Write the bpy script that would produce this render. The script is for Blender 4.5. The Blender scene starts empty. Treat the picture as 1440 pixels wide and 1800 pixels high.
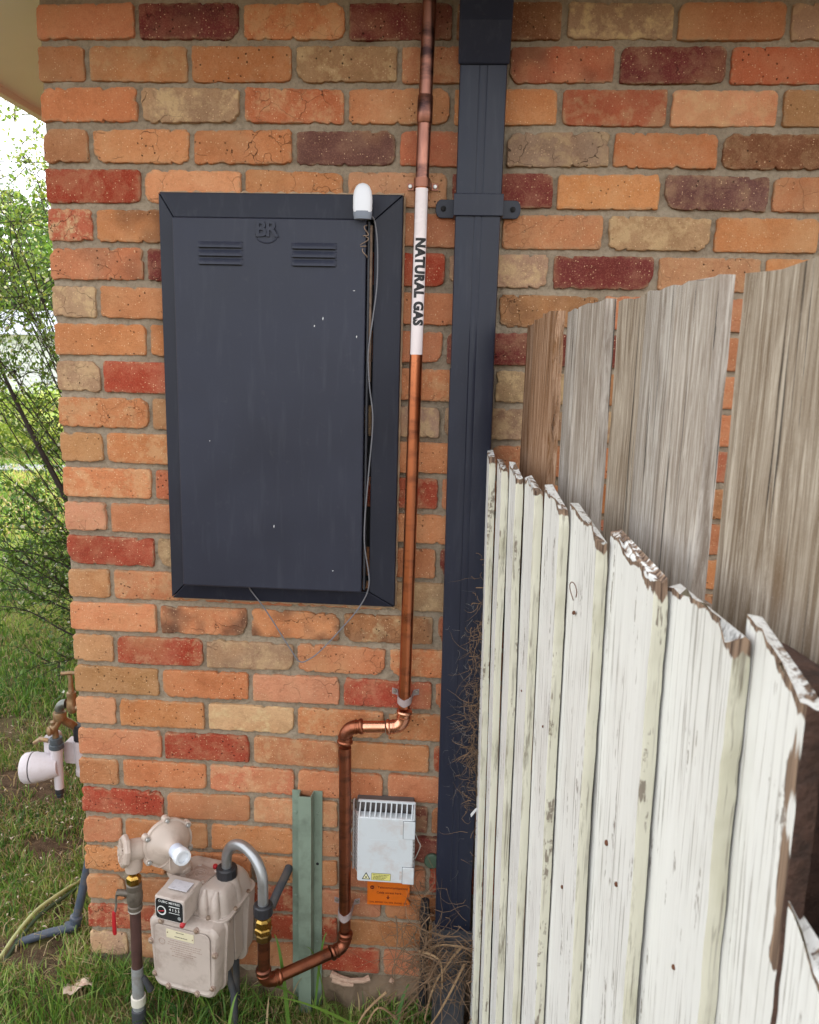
import bpy, bmesh, math, random
import numpy as np
from mathutils import Vector, Matrix

random.seed(7)
RNG = np.random.default_rng(11)
SC = bpy.context.scene
COL = SC.collection
D = bpy.data
R = math.radians

# ------------------------------------------------------------------ camera
cd = D.cameras.new('camera'); cam = D.objects.new('camera', cd); COL.objects.link(cam)
cd.sensor_fit = 'HORIZONTAL'; cd.sensor_width = 36; cd.lens = 34.25
cd.clip_start = .05; cd.clip_end = 2000
rt, up, bk = (0.9977, 0.0638, 0.0245), (-0.0359, 0.1844, 0.9822), (0.0582, -0.9808, 0.1862)
cam.matrix_world = Matrix(((rt[0], up[0], bk[0], 0.9937), (rt[1], up[1], bk[1], -1.8916), (rt[2], up[2], bk[2], 1.7726), (0, 0, 0, 1)))
cd.dof.use_dof = True; cd.dof.focus_distance = 1.92; cd.dof.aperture_fstop = 15.0
SC.camera = cam

# ------------------------------------------------------------------ world and sun
SUN_EL, SUN_AZ = R(37), R(36)
w = D.worlds.new('World'); SC.world = w; w.use_nodes = True
nt = w.node_tree; nt.nodes.clear()
out = nt.nodes.new('ShaderNodeOutputWorld'); bg = nt.nodes.new('ShaderNodeBackground')
sky = nt.nodes.new('ShaderNodeTexSky'); sky.sky_type = 'NISHITA'; sky.sun_disc = False
sky.sun_elevation = SUN_EL; sky.sun_rotation = SUN_AZ; sky.air_density = 1.0; sky.dust_density = 2.0; sky.ozone_density = 1.0
tcw = nt.nodes.new('ShaderNodeTexCoord')
cn = nt.nodes.new('ShaderNodeTexNoise'); cn.inputs['Scale'].default_value = 3.2; cn.inputs['Detail'].default_value = 7; cn.inputs['Roughness'].default_value = .55
nt.links.new(tcw.outputs['Generated'], cn.inputs['Vector'])
cr = nt.nodes.new('ShaderNodeMapRange'); cr.inputs[1].default_value = .36; cr.inputs[2].default_value = .62; cr.inputs[3].default_value = .45; cr.inputs[4].default_value = .92
nt.links.new(cn.outputs[0], cr.inputs[0])
cm = nt.nodes.new('ShaderNodeMix'); cm.data_type = 'RGBA'
nt.links.new(cr.outputs[0], cm.inputs[0]); nt.links.new(sky.outputs[0], cm.inputs[6]); cm.inputs[7].default_value = (6.2, 6.1, 5.95, 1)
nt.links.new(cm.outputs[2], bg.inputs['Color']); bg.inputs['Strength'].default_value = 0.12
nt.links.new(bg.outputs[0], out.inputs['Surface'])
sl = D.lights.new('sun', 'SUN'); sl.energy = 2.6; sl.angle = R(3.0); sl.color = (1, .95, .86)
so = D.objects.new('sun', sl); COL.objects.link(so)
sdir = Vector((math.sin(SUN_AZ) * math.cos(SUN_EL), math.cos(SUN_AZ) * math.cos(SUN_EL), math.sin(SUN_EL)))
so.rotation_euler = sdir.to_track_quat('Z', 'Y').to_euler(); so.location = (6, 8, 9)
vs = SC.view_settings; vs.view_transform = 'Standard'; vs.look = 'None'; vs.gamma = 1; vs.exposure = 2.0
SC.render.engine = 'CYCLES'; SC.cycles.max_bounces = 6; SC.cycles.diffuse_bounces = 3; SC.cycles.glossy_bounces = 3; SC.cycles.transmission_bounces = 3
SC.render.resolution_x = 819; SC.render.resolution_y = 1024

# ------------------------------------------------------------------ node helpers
def s2l(c):
    return tuple(((x / 255) / 12.92 if x / 255 <= .04045 else ((x / 255 + .055) / 1.055) ** 2.4) for x in c)
ALB = 0.86
def rgb(r, g, b, k=1.0):
    return tuple(min(.9, v * ALB * k) for v in s2l((r, g, b))) + (1,)
def node(nt, typ, ins=None, **props):
    nd = nt.nodes.new(typ)
    for k, v in props.items(): setattr(nd, k, v)
    for k, v in (ins or {}).items():
        s = nd.inputs[k]
        if isinstance(v, bpy.types.NodeSocket): nt.links.new(v, s)
        else: s.default_value = v
    return nd
def noise(nt, vec, scale, detail=4, rough=.55, dist=0):
    return node(nt, 'ShaderNodeTexNoise', {'Vector': vec, 'Scale': scale, 'Detail': detail, 'Roughness': rough, 'Distortion': dist}).outputs[0]
def mr(nt, v, a, b, c=0.0, d=1.0):
    return node(nt, 'ShaderNodeMapRange', {0: v, 1: a, 2: b, 3: c, 4: d}).outputs[0]
def mth(nt, op, a, b=0.0):
    return node(nt, 'ShaderNodeMath', {0: a, 1: b}, operation=op).outputs[0]
def mixc(nt, f, a, b, blend='MIX'):
    return node(nt, 'ShaderNodeMix', {0: f, 6: a, 7: b}, data_type='RGBA', blend_type=blend).outputs[2]
def scalev(nt, vec, s):
    return node(nt, 'ShaderNodeMapping', {'Vector': vec, 'Scale': s}).outputs[0]
def bump(nt, h, strength, dist=.002, normal=None):
    ins = {'Height': h, 'Strength': strength, 'Distance': dist}
    if normal is not None: ins['Normal'] = normal
    return node(nt, 'ShaderNodeBump', ins).outputs[0]
def newmat(name):
    m = D.materials.new(name); m.use_nodes = True
    nt = m.node_tree
    return m, nt, nt.nodes['Principled BSDF'], node(nt, 'ShaderNodeTexCoord')
def setp(nt, b, **kw):
    names = dict(color='Base Color', rough='Roughness', metal='Metallic', normal='Normal', spec='Specular IOR Level', coat='Coat Weight', sub='Subsurface Weight', emit='Emission Color', es='Emission Strength')
    for k, v in kw.items():
        s = b.inputs[names[k]]
        if isinstance(v, bpy.types.NodeSocket): nt.links.new(v, s)
        else: s.default_value = v
MATS = {}
def pmat(name, col, rough=.5, metal=0.0, var=.12, scale=18, bmp=.15, bscale=140, dirt=None, dirt_amt=.35, dscale=9, bdist=.001, spec=.5):
    """painted / plain surface: soft colour variation, worn patches, fine relief"""
    if name in MATS: return MATS[name]
    m, nt, b, tc = newmat(name)
    v = tc.outputs['Object']
    n1 = noise(nt, v, scale, 3)
    c = mixc(nt, mr(nt, n1, .25, .75, 0, 1), tuple(x * (1 - var) for x in col[:3]) + (1,), tuple(min(1, x * (1 + var)) for x in col[:3]) + (1,))
    if dirt:
        n2 = noise(nt, v, dscale, 4, .68)
        c = mixc(nt, mr(nt, n2, .5, .68, 0, dirt_amt), c, dirt)
    n3 = noise(nt, v, bscale, 2, .6)
    setp(nt, b, color=c, rough=mr(nt, n1, .2, .8, max(.05, rough - .1), min(1, rough + .1)), metal=metal, normal=bump(nt, n3, bmp, bdist), spec=spec)
    MATS[name] = m; return m

# ------------------------------------------------------------------ mesh helpers
LAT = {}
def vn(x, y, f, seed=0):
    """smooth value noise in -1..1"""
    r = LAT.get(seed)
    if r is None: r = LAT[seed] = np.random.default_rng(seed).random((64, 64)) * 2 - 1
    x = np.asarray(x, float) * f + 17.3; y = np.asarray(y, float) * f + 5.1
    xi = np.floor(x).astype(int); yi = np.floor(y).astype(int); fx = x - xi; fy = y - yi
    fx = fx * fx * (3 - 2 * fx); fy = fy * fy * (3 - 2 * fy)
    g = lambda a, b: r[a % 64, b % 64]
    return (g(xi, yi) * (1 - fx) + g(xi + 1, yi) * fx) * (1 - fy) + (g(xi, yi + 1) * (1 - fx) + g(xi + 1, yi + 1) * fx) * fy

def frame_of(t):
    t = Vector(t).normalized()
    a = Vector((0, 0, 1)) if abs(t.z) < .9 else Vector((1, 0, 0))
    u = t.cross(a).normalized(); return t, u, t.cross(u).normalized()

class MB:
    def __init__(s): s.v = []; s.f = []; s.m = []; s.mi = 0
    def add(s, vs, fs):
        o = len(s.v); s.v += [tuple(p) for p in vs]
        for f in fs: s.f.append(tuple(i + o for i in f)); s.m.append(s.mi)
        return s
    def box(s, x0, x1, y0, y1, z0, z1):
        v = [(x, y, z) for z in (z0, z1) for y in (y0, y1) for x in (x0, x1)]
        return s.add(v, [(0, 2, 3, 1), (4, 5, 7, 6), (0, 1, 5, 4), (2, 6, 7, 3), (0, 4, 6, 2), (1, 3, 7, 5)])
    def obox(s, c, ax, ay, az):
        c = Vector(c); ax, ay, az = Vector(ax), Vector(ay), Vector(az)
        v = [c + ax * i + ay * j + az * k for k in (-1, 1) for j in (-1, 1) for i in (-1, 1)]
        return s.add(v, [(0, 2, 3, 1), (4, 5, 7, 6), (0, 1, 5, 4), (2, 6, 7, 3), (0, 4, 6, 2), (1, 3, 7, 5)])
    def tube(s, pts, r, n=10, caps=True):
        pts = [Vector(p) for p in pts]; N = len(pts)
        rr = r if hasattr(r, '__len__') else [r] * N
        t0 = (pts[1] - pts[0]).normalized(); _, u, w_ = frame_of(t0); vs = []; fs = []
        for i, p in enumerate(pts):
            t = ((pts[min(i + 1, N - 1)] - pts[max(i - 1, 0)])).normalized()
            u = (u - t * u.dot(t)).normalized(); w_ = t.cross(u)
            for k in range(n):
                a = 2 * math.pi * k / n; vs.append(p + (u * math.cos(a) + w_ * math.sin(a)) * rr[i])
        for i in range(N - 1):
            for k in range(n):
                fs.append((i * n + k, i * n + (k + 1) % n, (i + 1) * n + (k + 1) % n, (i + 1) * n + k))
        if caps: fs.append(tuple(range(n - 1, -1, -1))); fs.append(tuple((N - 1) * n + k for k in range(n)))
        return s.add(vs, fs)
    def lathe(s, prof, o, axis, n=24, rot=0.0):
        """prof: list of (radius, height along axis)"""
        t, u, w_ = frame_of(axis); o = Vector(o); vs = []; fs = []
        for r_, h in prof:
            for k in range(n):
                a = 2 * math.pi * k / n + rot; vs.append(o + t * h + (u * math.cos(a) + w_ * math.sin(a)) * r_)
        for i in range(len(prof) - 1):
            for k in range(n): fs.append((i * n + k, i * n + (k + 1) % n, (i + 1) * n + (k + 1) % n, (i + 1) * n + k))
        fs.append(tuple(range(n - 1, -1, -1))); fs.append(tuple((len(prof) - 1) * n + k for k in range(n)))
        return s.add(vs, fs)
    def loft(s, rings, caps=True):
        n = len(rings[0]); vs = [p for r_ in rings for p in r_]; fs = []
        for i in range(len(rings) - 1):
            for k in range(n): fs.append((i * n + k, i * n + (k + 1) % n, (i + 1) * n + (k + 1) % n, (i + 1) * n + k))
        if caps: fs.append(tuple(range(n - 1, -1, -1))); fs.append(tuple((len(rings) - 1) * n + k for k in range(n)))
        return s.add(vs, fs)
    def prism(s, poly, fn, d0, d1):
        """poly in 2d, fn(a,b,d)->xyz, extruded from d0 to d1"""
        n = len(poly); vs = [fn(a, b, d0) for a, b in poly] + [fn(a, b, d1) for a, b in poly]
        fs = [tuple(range(n)), tuple(range(2 * n - 1, n - 1, -1))] + [(k, k + n, (k + 1) % n + n, (k + 1) % n) for k in range(n)]
        return s.add(vs, fs)
    def build(s, name, mat, parent=None, smooth=40, bevel=0, seg=2, local=False, origin=None):
        me = D.meshes.new(name)
        off = Vector((0, 0, 0))
        if parent is not None and not local: off = wloc(parent)
        if origin is not None: off = Vector(origin)
        me.from_pydata([tuple(Vector(p) - off) for p in s.v], [], s.f)
        for mt in (mat if isinstance(mat, (list, tuple)) else [mat]): me.materials.append(mt)
        if any(s.m): me.polygons.foreach_set('material_index', s.m)
        bm = bmesh.new(); bm.from_mesh(me); bmesh.ops.recalc_face_normals(bm, faces=bm.faces); bm.to_mesh(me); bm.free()
        o = D.objects.new(name, me); COL.objects.link(o)
        if origin is not None: o.location = off
        if parent is not None:
            o.parent = parent
            if origin is not None and not local: o.location = off - wloc(parent)
        if smooth:
            me.polygons.foreach_set('use_smooth', [True] * len(me.polygons)); me.set_sharp_from_angle(angle=R(smooth))
        if bevel:
            b = o.modifiers.new('bevel', 'BEVEL'); b.width = bevel; b.segments = seg; b.limit_method = 'ANGLE'; b.angle_limit = R(35)
        return o
def wloc(o):
    p = Vector(o.location)
    while o.parent is not None: o = o.parent; p = p + Vector(o.location)
    return p
def tag(o, label, cat, group=None, kind=None):
    if label: o['label'] = label
    if cat: o['category'] = cat
    if group: o['group'] = group
    if kind: o['kind'] = kind
    return o
def thing(name, label, cat, loc=(0, 0, 0), rotz=0, group=None):
    o = D.objects.new(name, None); COL.objects.link(o); o.location = loc; o.rotation_euler = (0, 0, rotz); o.empty_display_size = .05
    return tag(o, label, cat, group)
def fastmesh(name, V, T, mat, parent=None, attrs=None, smooth=False):
    me = D.meshes.new(name); V = np.asarray(V, np.float32); T = np.asarray(T, np.int32)
    me.vertices.add(len(V)); me.vertices.foreach_set('co', V.ravel())
    k = T.shape[1]; me.loops.add(T.size); me.loops.foreach_set('vertex_index', T.ravel())
    me.polygons.add(len(T)); me.polygons.foreach_set('loop_start', np.arange(0, T.size, k, dtype=np.int32))
    me.update(calc_edges=True); me.validate()
    for an, av in (attrs or {}).items():
        a = me.attributes.new(an, 'FLOAT', 'POINT'); a.data.foreach_set('value', np.asarray(av, np.float32))
    if smooth: me.polygons.foreach_set('use_smooth', [True] * len(me.polygons))
    me.materials.append(mat)
    o = D.objects.new(name, me); COL.objects.link(o); o.parent = parent
    return o
def rrect(x0, x1, z0, z1, r, k=5):
    pts = []
    for cx, cz, a0 in ((x1 - r, z1 - r, 0), (x0 + r, z1 - r, 90), (x0 + r, z0 + r, 180), (x1 - r, z0 + r, 270)):
        for i in range(k + 1):
            a = R(a0 + 90 * i / k); pts.append((cx + r * math.cos(a), cz + r * math.sin(a)))
    return pts
def arc_pts(p0, p1, p2, r, n=8):
    """polyline p0-p1-p2 with the corner at p1 rounded by radius r"""
    p0, p1, p2 = Vector(p0), Vector(p1), Vector(p2)
    a = (p0 - p1).normalized(); b = (p2 - p1).normalized(); th = a.angle(b); d = r / math.tan(th / 2)
    s, e = p1 + a * d, p1 + b * d; c = p1 + (a + b).normalized() * (r / math.sin(th / 2)); o = []
    for i in range(n + 1):
        t = i / n; v = ((s - c).slerp(e - c, t)) if False else None
        q = (s - c); ang = q.angle(e - c); ax = q.cross(e - c).normalized()
        o.append(c + Matrix.Rotation(ang * t, 3, ax) @ q)
    return o
def text_mb(body, size, fn, ext=0.0, offset=0.0, sub=0, spacing=1.0, align='CENTER'):
    cu = D.curves.new('t', 'FONT'); cu.body = body; cu.size = size; cu.extrude = ext; cu.offset = offset; cu.align_x = align; cu.align_y = 'CENTER'; cu.space_character = spacing; cu.resolution_u = 3
    ob = D.objects.new('t', cu); COL.objects.link(ob)
    bpy.context.view_layer.update(); dg = bpy.context.evaluated_depsgraph_get()
    me = D.meshes.new_from_object(ob.evaluated_get(dg))
    bm = bmesh.new(); bm.from_mesh(me)
    if sub:
        bmesh.ops.triangulate(bm, faces=bm.faces)
        for _ in range(sub): bmesh.ops.subdivide_edges(bm, edges=bm.edges, cuts=1, use_grid_fill=True)
        bmesh.ops.triangulate(bm, faces=bm.faces)
    bm.verts.index_update(); mb = MB()
    mb.add([fn(v.co.x, v.co.y, v.co.z) for v in bm.verts], [tuple(v.index for v in f.verts) for f in bm.faces])
    bm.free(); D.objects.remove(ob); D.curves.remove(cu); D.meshes.remove(me)
    return mb

# ------------------------------------------------------------------ surface materials
def mat_brick():
    m, nt, b, tc = newmat('brick_clay')
    oi = node(nt, 'ShaderNodeObjectInfo')
    at = lambda n: node(nt, 'ShaderNodeAttribute', attribute_name=n, attribute_type='OBJECT').outputs['Fac']
    edge = node(nt, 'ShaderNodeAttribute', attribute_name='edge').outputs['Fac']
    off = node(nt, 'ShaderNodeVectorMath', {0: (37.0, 11.0, 23.0), 'Scale': oi.outputs['Random']}, operation='SCALE').outputs[0]
    v = node(nt, 'ShaderNodeVectorMath', {0: tc.outputs['Object'], 1: off}, operation='ADD').outputs[0]
    base = oi.outputs['Color']
    n1 = noise(nt, v, 14, 5, .65); n2 = noise(nt, v, 75, 6, .7); n3 = noise(nt, v, 330, 4, .7)
    dark = mixc(nt, 1.0, base, (.62, .55, .52, 1), 'MULTIPLY'); lite = mixc(nt, .42, base, (.78, .50, .30, 1))
    c = mixc(nt, mr(nt, n1, .48, .74, 0, .55), base, lite)
    c = mixc(nt, mr(nt, n1, .46, .26, 0, .55), c, dark)
    c = mixc(nt, mr(nt, n2, .52, .7, 0, .35), c, dark)
    c = mixc(nt, mr(nt, n3, .52, .68, .0, .5), c, lite)
    c = mixc(nt, mr(nt, n3, .46, .32, .0, .3), c, dark)
    n6 = noise(nt, v, 5.5, 3, .55)
    c = mixc(nt, mr(nt, n6, .52, .68, 0, .38), c, mixc(nt, 1.0, c, (.86, .62, .52, 1), 'MULTIPLY'))
    c = mixc(nt, mr(nt, n6, .46, .30, 0, .45), c, rgb(206, 160, 116))
    # lime / kiln flash patches
    n4 = noise(nt, v, 22, 4, .7)
    c = mixc(nt, mth(nt, 'MULTIPLY', mr(nt, n4, .47, .60), at('lime')), c, rgb(226, 196, 150))
    n5 = noise(nt, v, 9, 2, .6)
    c = mixc(nt, mth(nt, 'MULTIPLY', mr(nt, n5, .42, .62), at('smoke')), c, rgb(74, 58, 54))
    # pale grit
    vo = node(nt, 'ShaderNodeTexVoronoi', {'Vector': v, 'Scale': 190.0, 'Randomness': 1.0})
    g = mth(nt, 'MULTIPLY', mr(nt, vo.outputs['Distance'], .30, .18), mr(nt, node(nt, 'ShaderNodeSeparateColor', {0: vo.outputs['Color']}).outputs[0], .80, .82))
    c = mixc(nt, mth(nt, 'MULTIPLY', g, .75), c, rgb(240, 205, 165))
    # dark pits
    vo2 = node(nt, 'ShaderNodeTexVoronoi', {'Vector': v, 'Scale': 120.0, 'Randomness': 1.0})
    pit = mth(nt, 'MULTIPLY', mr(nt, vo2.outputs['Distance'], .28, .12), mr(nt, node(nt, 'ShaderNodeSeparateColor', {0: vo2.outputs['Color']}).outputs[1], .93, .95))
    # hairline cracks
    dv = node(nt, 'ShaderNodeVectorMath', {0: v, 1: node(nt, 'ShaderNodeVectorMath', {0: node(nt, 'ShaderNodeTexNoise', {'Vector': v, 'Scale': 26.0, 'Detail': 2.0}).outputs['Color'], 'Scale': .06}, operation='SCALE').outputs[0]}, operation='ADD').outputs[0]
    vc = node(nt, 'ShaderNodeTexVoronoi', {'Vector': dv, 'Scale': 17.0}, feature='DISTANCE_TO_EDGE')
    cmask = mth(nt, 'MULTIPLY', mr(nt, noise(nt, v, 12, 2), .46, .58), at('crack'))
    crack = mth(nt, 'MULTIPLY', mr(nt, vc.outputs['Distance'], .009, .002), cmask)
    hole = mth(nt, 'MAXIMUM', pit, crack)
    c = mixc(nt, mth(nt, 'MULTIPLY', hole, .8), c, (.05, .028, .02, 1))
    # mortar smeared and dust on the arrises
    en = mth(nt, 'MULTIPLY', mr(nt, edge, .15, .9), mr(nt, noise(nt, v, 45, 3, .7), .46, .62))
    c = mixc(nt, mth(nt, 'MULTIPLY', en, .6), c, rgb(186, 158, 126))
    c = mixc(nt, 1.0, c, mixc(nt, mr(nt, oi.outputs['Random'], 0, 1), (.88, .86, .85, 1), (1.08, 1.06, 1.04, 1)), 'MULTIPLY')
    h = mth(nt, 'SUBTRACT', mth(nt, 'ADD', mth(nt, 'MULTIPLY', n2, 1.0), mth(nt, 'MULTIPLY', n3, .55)), mth(nt, 'MULTIPLY', hole, 1.0))
    setp(nt, b, color=c, rough=.95, spec=.12, normal=bump(nt, h, 1.0, .0045))
    return m
def mat_mortar():
    m, nt, b, tc = newmat('mortar')
    v = tc.outputs['Object']; n1 = noise(nt, v, 5, 4, .6); n2 = noise(nt, v, 90, 5, .7); n3 = noise(nt, v, 520, 3, .7)
    c = mixc(nt, mr(nt, n1, .3, .7), rgb(150, 135, 116), rgb(184, 169, 148))
    c = mixc(nt, mr(nt, n2, .45, .7, 0, .5), c, rgb(112, 94, 76))
    c = mixc(nt, mr(nt, n3, .5, .8, 0, .4), c, rgb(205, 190, 165))
    setp(nt, b, color=c, rough=.97, spec=.15, normal=bump(nt, mth(nt, 'ADD', n2, mth(nt, 'MULTIPLY', n3, .35)), 1.0, .005))
    return m
BRICK = mat_brick(); MORTAR = mat_mortar()

# ------------------------------------------------------------------ the house
house = thing('brick_house', 'orange and red brick house corner with cream eave and charcoal downpipe', 'house')
HV, ZB = 0.08835, 0.09
def zrow(r): return ZB + (28 - r) * HV          # top edge of course r
nx, nz = 330, 430
gx = np.linspace(.006, 2.05, nx); gz = np.linspace(.05, 2.62, nz); GX, GZ = np.meshgrid(gx, gz)
GY = .0092 + .0028 * vn(GX, GZ, 38, 1) + .0022 * vn(GX, GZ, 90, 2) + .0025 * vn(GX, GZ, 9, 3)
V = np.stack([GX.ravel(), GY.ravel(), GZ.ravel()], 1).tolist()
ii = np.arange(nx * nz).reshape(nz, nx)
F = np.stack([ii[:-1, :-1].ravel(), ii[:-1, 1:].ravel(), ii[1:, 1:].ravel(), ii[1:, :-1].ravel()], 1)
wall = fastmesh('wall', V, F, MORTAR, house, smooth=True)
core = MB().box(.009, 12, .022, .22, -.2, 2.62).box(.009, .22, .22, 9, -.2, 2.62).box(12, 12.2, .022, 9, -.2, 2.62).box(.22, 12, 8.8, 9, -.2, 2.62).build('wall_core', MORTAR, house, smooth=0)

def brick_mesh(w_, h, d, seed, ruin):
    r = random.Random(seed); rg = np.random.default_rng(seed)
    per = []; st = .0065
    hw, hh = w_ / 2, h / 2
    def side(a, b):
        n = max(2, int(math.dist(a, b) / st))
        return [(a[0] + (b[0] - a[0]) * i / n, a[1] + (b[1] - a[1]) * i / n) for i in range(n)]
    C = [(-hw, -hh), (hw, -hh), (hw, hh), (-hw, hh)]
    for i in range(4): per += side(C[i], C[(i + 1) % 4])
    rad = [r.uniform(.004, .010) + (r.random() < .3) * r.uniform(.004, .012 + .01 * ruin) for _ in range(4)]
    skew = [r.uniform(-.002, .002) for _ in range(4)]
    pts = []
    for (x, z) in per:
        k = (0 if z < 0 else 3) if x < 0 else (1 if z < 0 else 2); rc = rad[k]
        dx, dz = hw - abs(x), hh - abs(z)
        if dx < rc and dz < rc:
            ex, ez = rc - dx, rc - dz; l = math.hypot(ex, ez) or 1e-9
            m_ = max(ex, ez); f = m_ / l
            x = math.copysign(hw - rc + ex * f, x); z = math.copysign(hh - rc + ez * f, z)
        jit = .0008 + .0009 * ruin
        a = vn([x], [z], 45, seed)[0] * jit + vn([x], [z], 140, seed + 5)[0] * jit * 1.1
        a = abs(a) + max(0.0, vn([x], [z], 75, seed + 12)[0] - .45) * (.006 + .007 * ruin) + max(0.0, vn([x], [z], 190, seed + 13)[0] - .3) * .0022
        l = math.hypot(x / hw, z / hh)
        low = .0012 * ruin * (1 if z < 0 else .3) * abs(vn([x], [0], 80, seed + 9)[0])
        x -= math.copysign(abs(a) * (abs(x) / hw), x); z -= math.copysign((abs(a) + low) * (abs(z) / hh), z)
        z += skew[0] * x / hw + skew[1] * (1 if z > 0 else 0) * x / hw
        pts.append((x, z))
    n = len(pts)
    rings = []; edge = []
    amp = .0008 + .0012 * ruin; bow = r.uniform(-.0012, .0008)
    for ins, y, e in ((0, d, 1), (0, .0032, 1), (.0005, .0014, 1), (.0016, .0004, .85), (.0055, .0001, .3), (.016, 0, 0), (.026, 0, 0)):
        ring = []
        for (x, z) in pts:
            X = x * (1 - ins / hw); Z = z * (1 - ins / hh)
            yy = y
            if y < .05: yy += amp * (vn([X], [Z], 30, seed + 3)[0] + .5 * vn([X], [Z], 85, seed + 4)[0]) + bow * (1 - (X / hw) ** 2)
            ring.append((X, yy, Z))
        rings.append(ring); edge += [e] * n
    vs = [p for q in rings for p in q]; fs = []
    for i in range(len(rings) - 1):
        for k in range(n): fs.append((i * n + k, i * n + (k + 1) % n, (i + 1) * n + (k + 1) % n, (i + 1) * n + k))
    fs.append(tuple((len(rings) - 1) * n + k for k in range(n)))
    me = D.meshes.new('brick'); me.from_pydata(vs, [], fs)
    a = me.attributes.new('edge', 'FLOAT', 'POINT'); a.data.foreach_set('value', edge)
    bm = bmesh.new(); bm.from_mesh(me); bmesh.ops.recalc_face_normals(bm, faces=bm.faces)
    for f in bm.faces: f.smooth = True
    bm.to_mesh(me); bm.free(); me.set_sharp_from_angle(angle=R(65)); me.materials.append(BRICK)
    return me
BH = .0763
STRET = {(q, k): brick_mesh(.2295, BH, .108, 40 + k + 20 * q, q) for q in (0, 1) for k in range(9)}
HEAD = {(q, k): brick_mesh(.1095, BH, .228, 90 + k + 20 * q, q) for q in (0, 1) for k in range(4)}
CODE = {'O': (211, 141, 97), 'o': (197, 133, 94), 'L': (224, 160, 118), 'T': (192, 140, 98), 'R': (172, 76, 56), 'r': (202, 118, 86),
        'M': (130, 64, 60), 'P': (122, 84, 80), 'G': (176, 146, 112), 'W': (222, 182, 138), 'B': (142, 94, 70), 'K': (188, 154, 130)}
# one letter for each brick, left to right, top course first; '_' is hidden behind the meter box
ROWS = ['OoMOoROo', 'OMOMBGoKo', 'oOOGorMrO', 'OGrOOrLTO', 'TOOPrKOBo', 'RLOLMOPoO', 'rO__oOGOO', 'OM_RKMTO', 'KO__OTroM', 'OO_OMMoO', 'GR__OGTOr',
        'OT_KGGOO', 'TO__OoOrO', 'Or_RoOTO', 'LO__OOrOM', 'RG_oMOOo', 'TOOoGOOTO', 'OOOTRoOOr', 'TRGOOorOO', 'TOLRoOMOO', 'LOWOOroTO', 'ORoORoOOM', 'TOrOOoTOr', 'ROLMoOOro',
        'OOOoMOOTO', 'OOOoRoOOr', 'OoRoOTOOo', 'RRRoOOTMO', 'KToRoOOro']
SPEC = {(5, 0): dict(lime=.8, crack=1), (3, 2): dict(crack=1), (2, 2): dict(crack=.8), (0, 5): dict(lime=.9), (1, 3): dict(lime=.6), (2, 1): dict(lime=.6), (3, 5): dict(lime=.5, crack=1),
        (5, 6): dict(lime=.5), (16, 1): dict(smoke=.75), (16, 2): dict(smoke=.8), (16, 3): dict(smoke=.5, lime=.7), (19, 2): dict(lime=1), (6, 0): dict(smoke=.35), (5, 1): dict(smoke=.4), (7, 5): dict(smoke=.4),
        (4, 1): dict(crack=.8), (8, 1): dict(smoke=.5), (9, 5): dict(lime=.7), (10, 4): dict(lime=.6), (0, 1): dict(smoke=.4), (1, 5): dict(smoke=.5), (15, 3): dict(lime=.5), (26, 0): dict(lime=.35), (27, 0): dict(lime=.6)}
def put_brick(me, loc, code, spec, rnd, flip):
    o = D.objects.new('brick', me); COL.objects.link(o); o.parent = wall; o.location = loc
    k = rnd.uniform(.93, 1.07); c = CODE[code]
    c = s2l(c); o.color = (min(1, c[0] * ALB * k * rnd.uniform(.97, 1.03)), c[1] * ALB * k * rnd.uniform(.93, 1.07), c[2] * ALB * k * rnd.uniform(.9, 1.1), 1)
    o['crack'] = float(spec.get('crack', rnd.choice([0, 0, 0, 0, .4, .8]))); o['lime'] = float(spec.get('lime', rnd.choice([0, 0, 0, .15, .35] if code not in 'GKW' else [.4, .6]))); o['smoke'] = float(spec.get('smoke', rnd.choice([0, 0, 0, .12])))
    o.rotation_euler = (0, rnd.uniform(-.006, .006), rnd.uniform(-.006, .006))
    if flip: o.scale.x = -1
    return o
rb = random.Random(5)
for ri, codes in enumerate(ROWS):
    r = ri - 1
    z = zrow(r) - HV / 2 + rb.uniform(-.0008, .0008)
    if r == -1: z -= .0 
    x = 0.0
    for ci, c in enumerate(codes):
        head = (r % 2 != 0 and ci == 0)
        L = .1095 if head else .2295
        xc = x + L / 2 + rb.uniform(-.0012, .0012); x += L + .0105
        if c == '_' : continue
        if r == -1 and z + BH / 2 > 2.66: pass
        ruin = 1 if (c in 'GKW' or (r, ci) in SPEC or rb.random() < .3) else 0
        me = HEAD[(ruin, rb.randrange(4))] if head else STRET[(ruin, rb.randrange(9))]
        put_brick(me, (xc, rb.uniform(-.0012, .0015), z), c, SPEC.get((r, ci), {}), rb, rb.random() < .5)
# side return of the house, joined (no brick of it shows in the picture)
sb = MB()
for r in range(-1, 28):
    y = .24 if r % 2 else .12
    while y < 8.6:
        z = zrow(r); sb.box(-.001 + rb.uniform(-.001, .001), .1, y, y + .23, z - HV + .006, z - .006); y += .24
side = sb.build('side_brick_courses', pmat('side_brick', rgb(200, 118, 70), .9, 0, .25, 9, .5, 120), house, smooth=0); side['kind'] = 'stuff'
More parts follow.
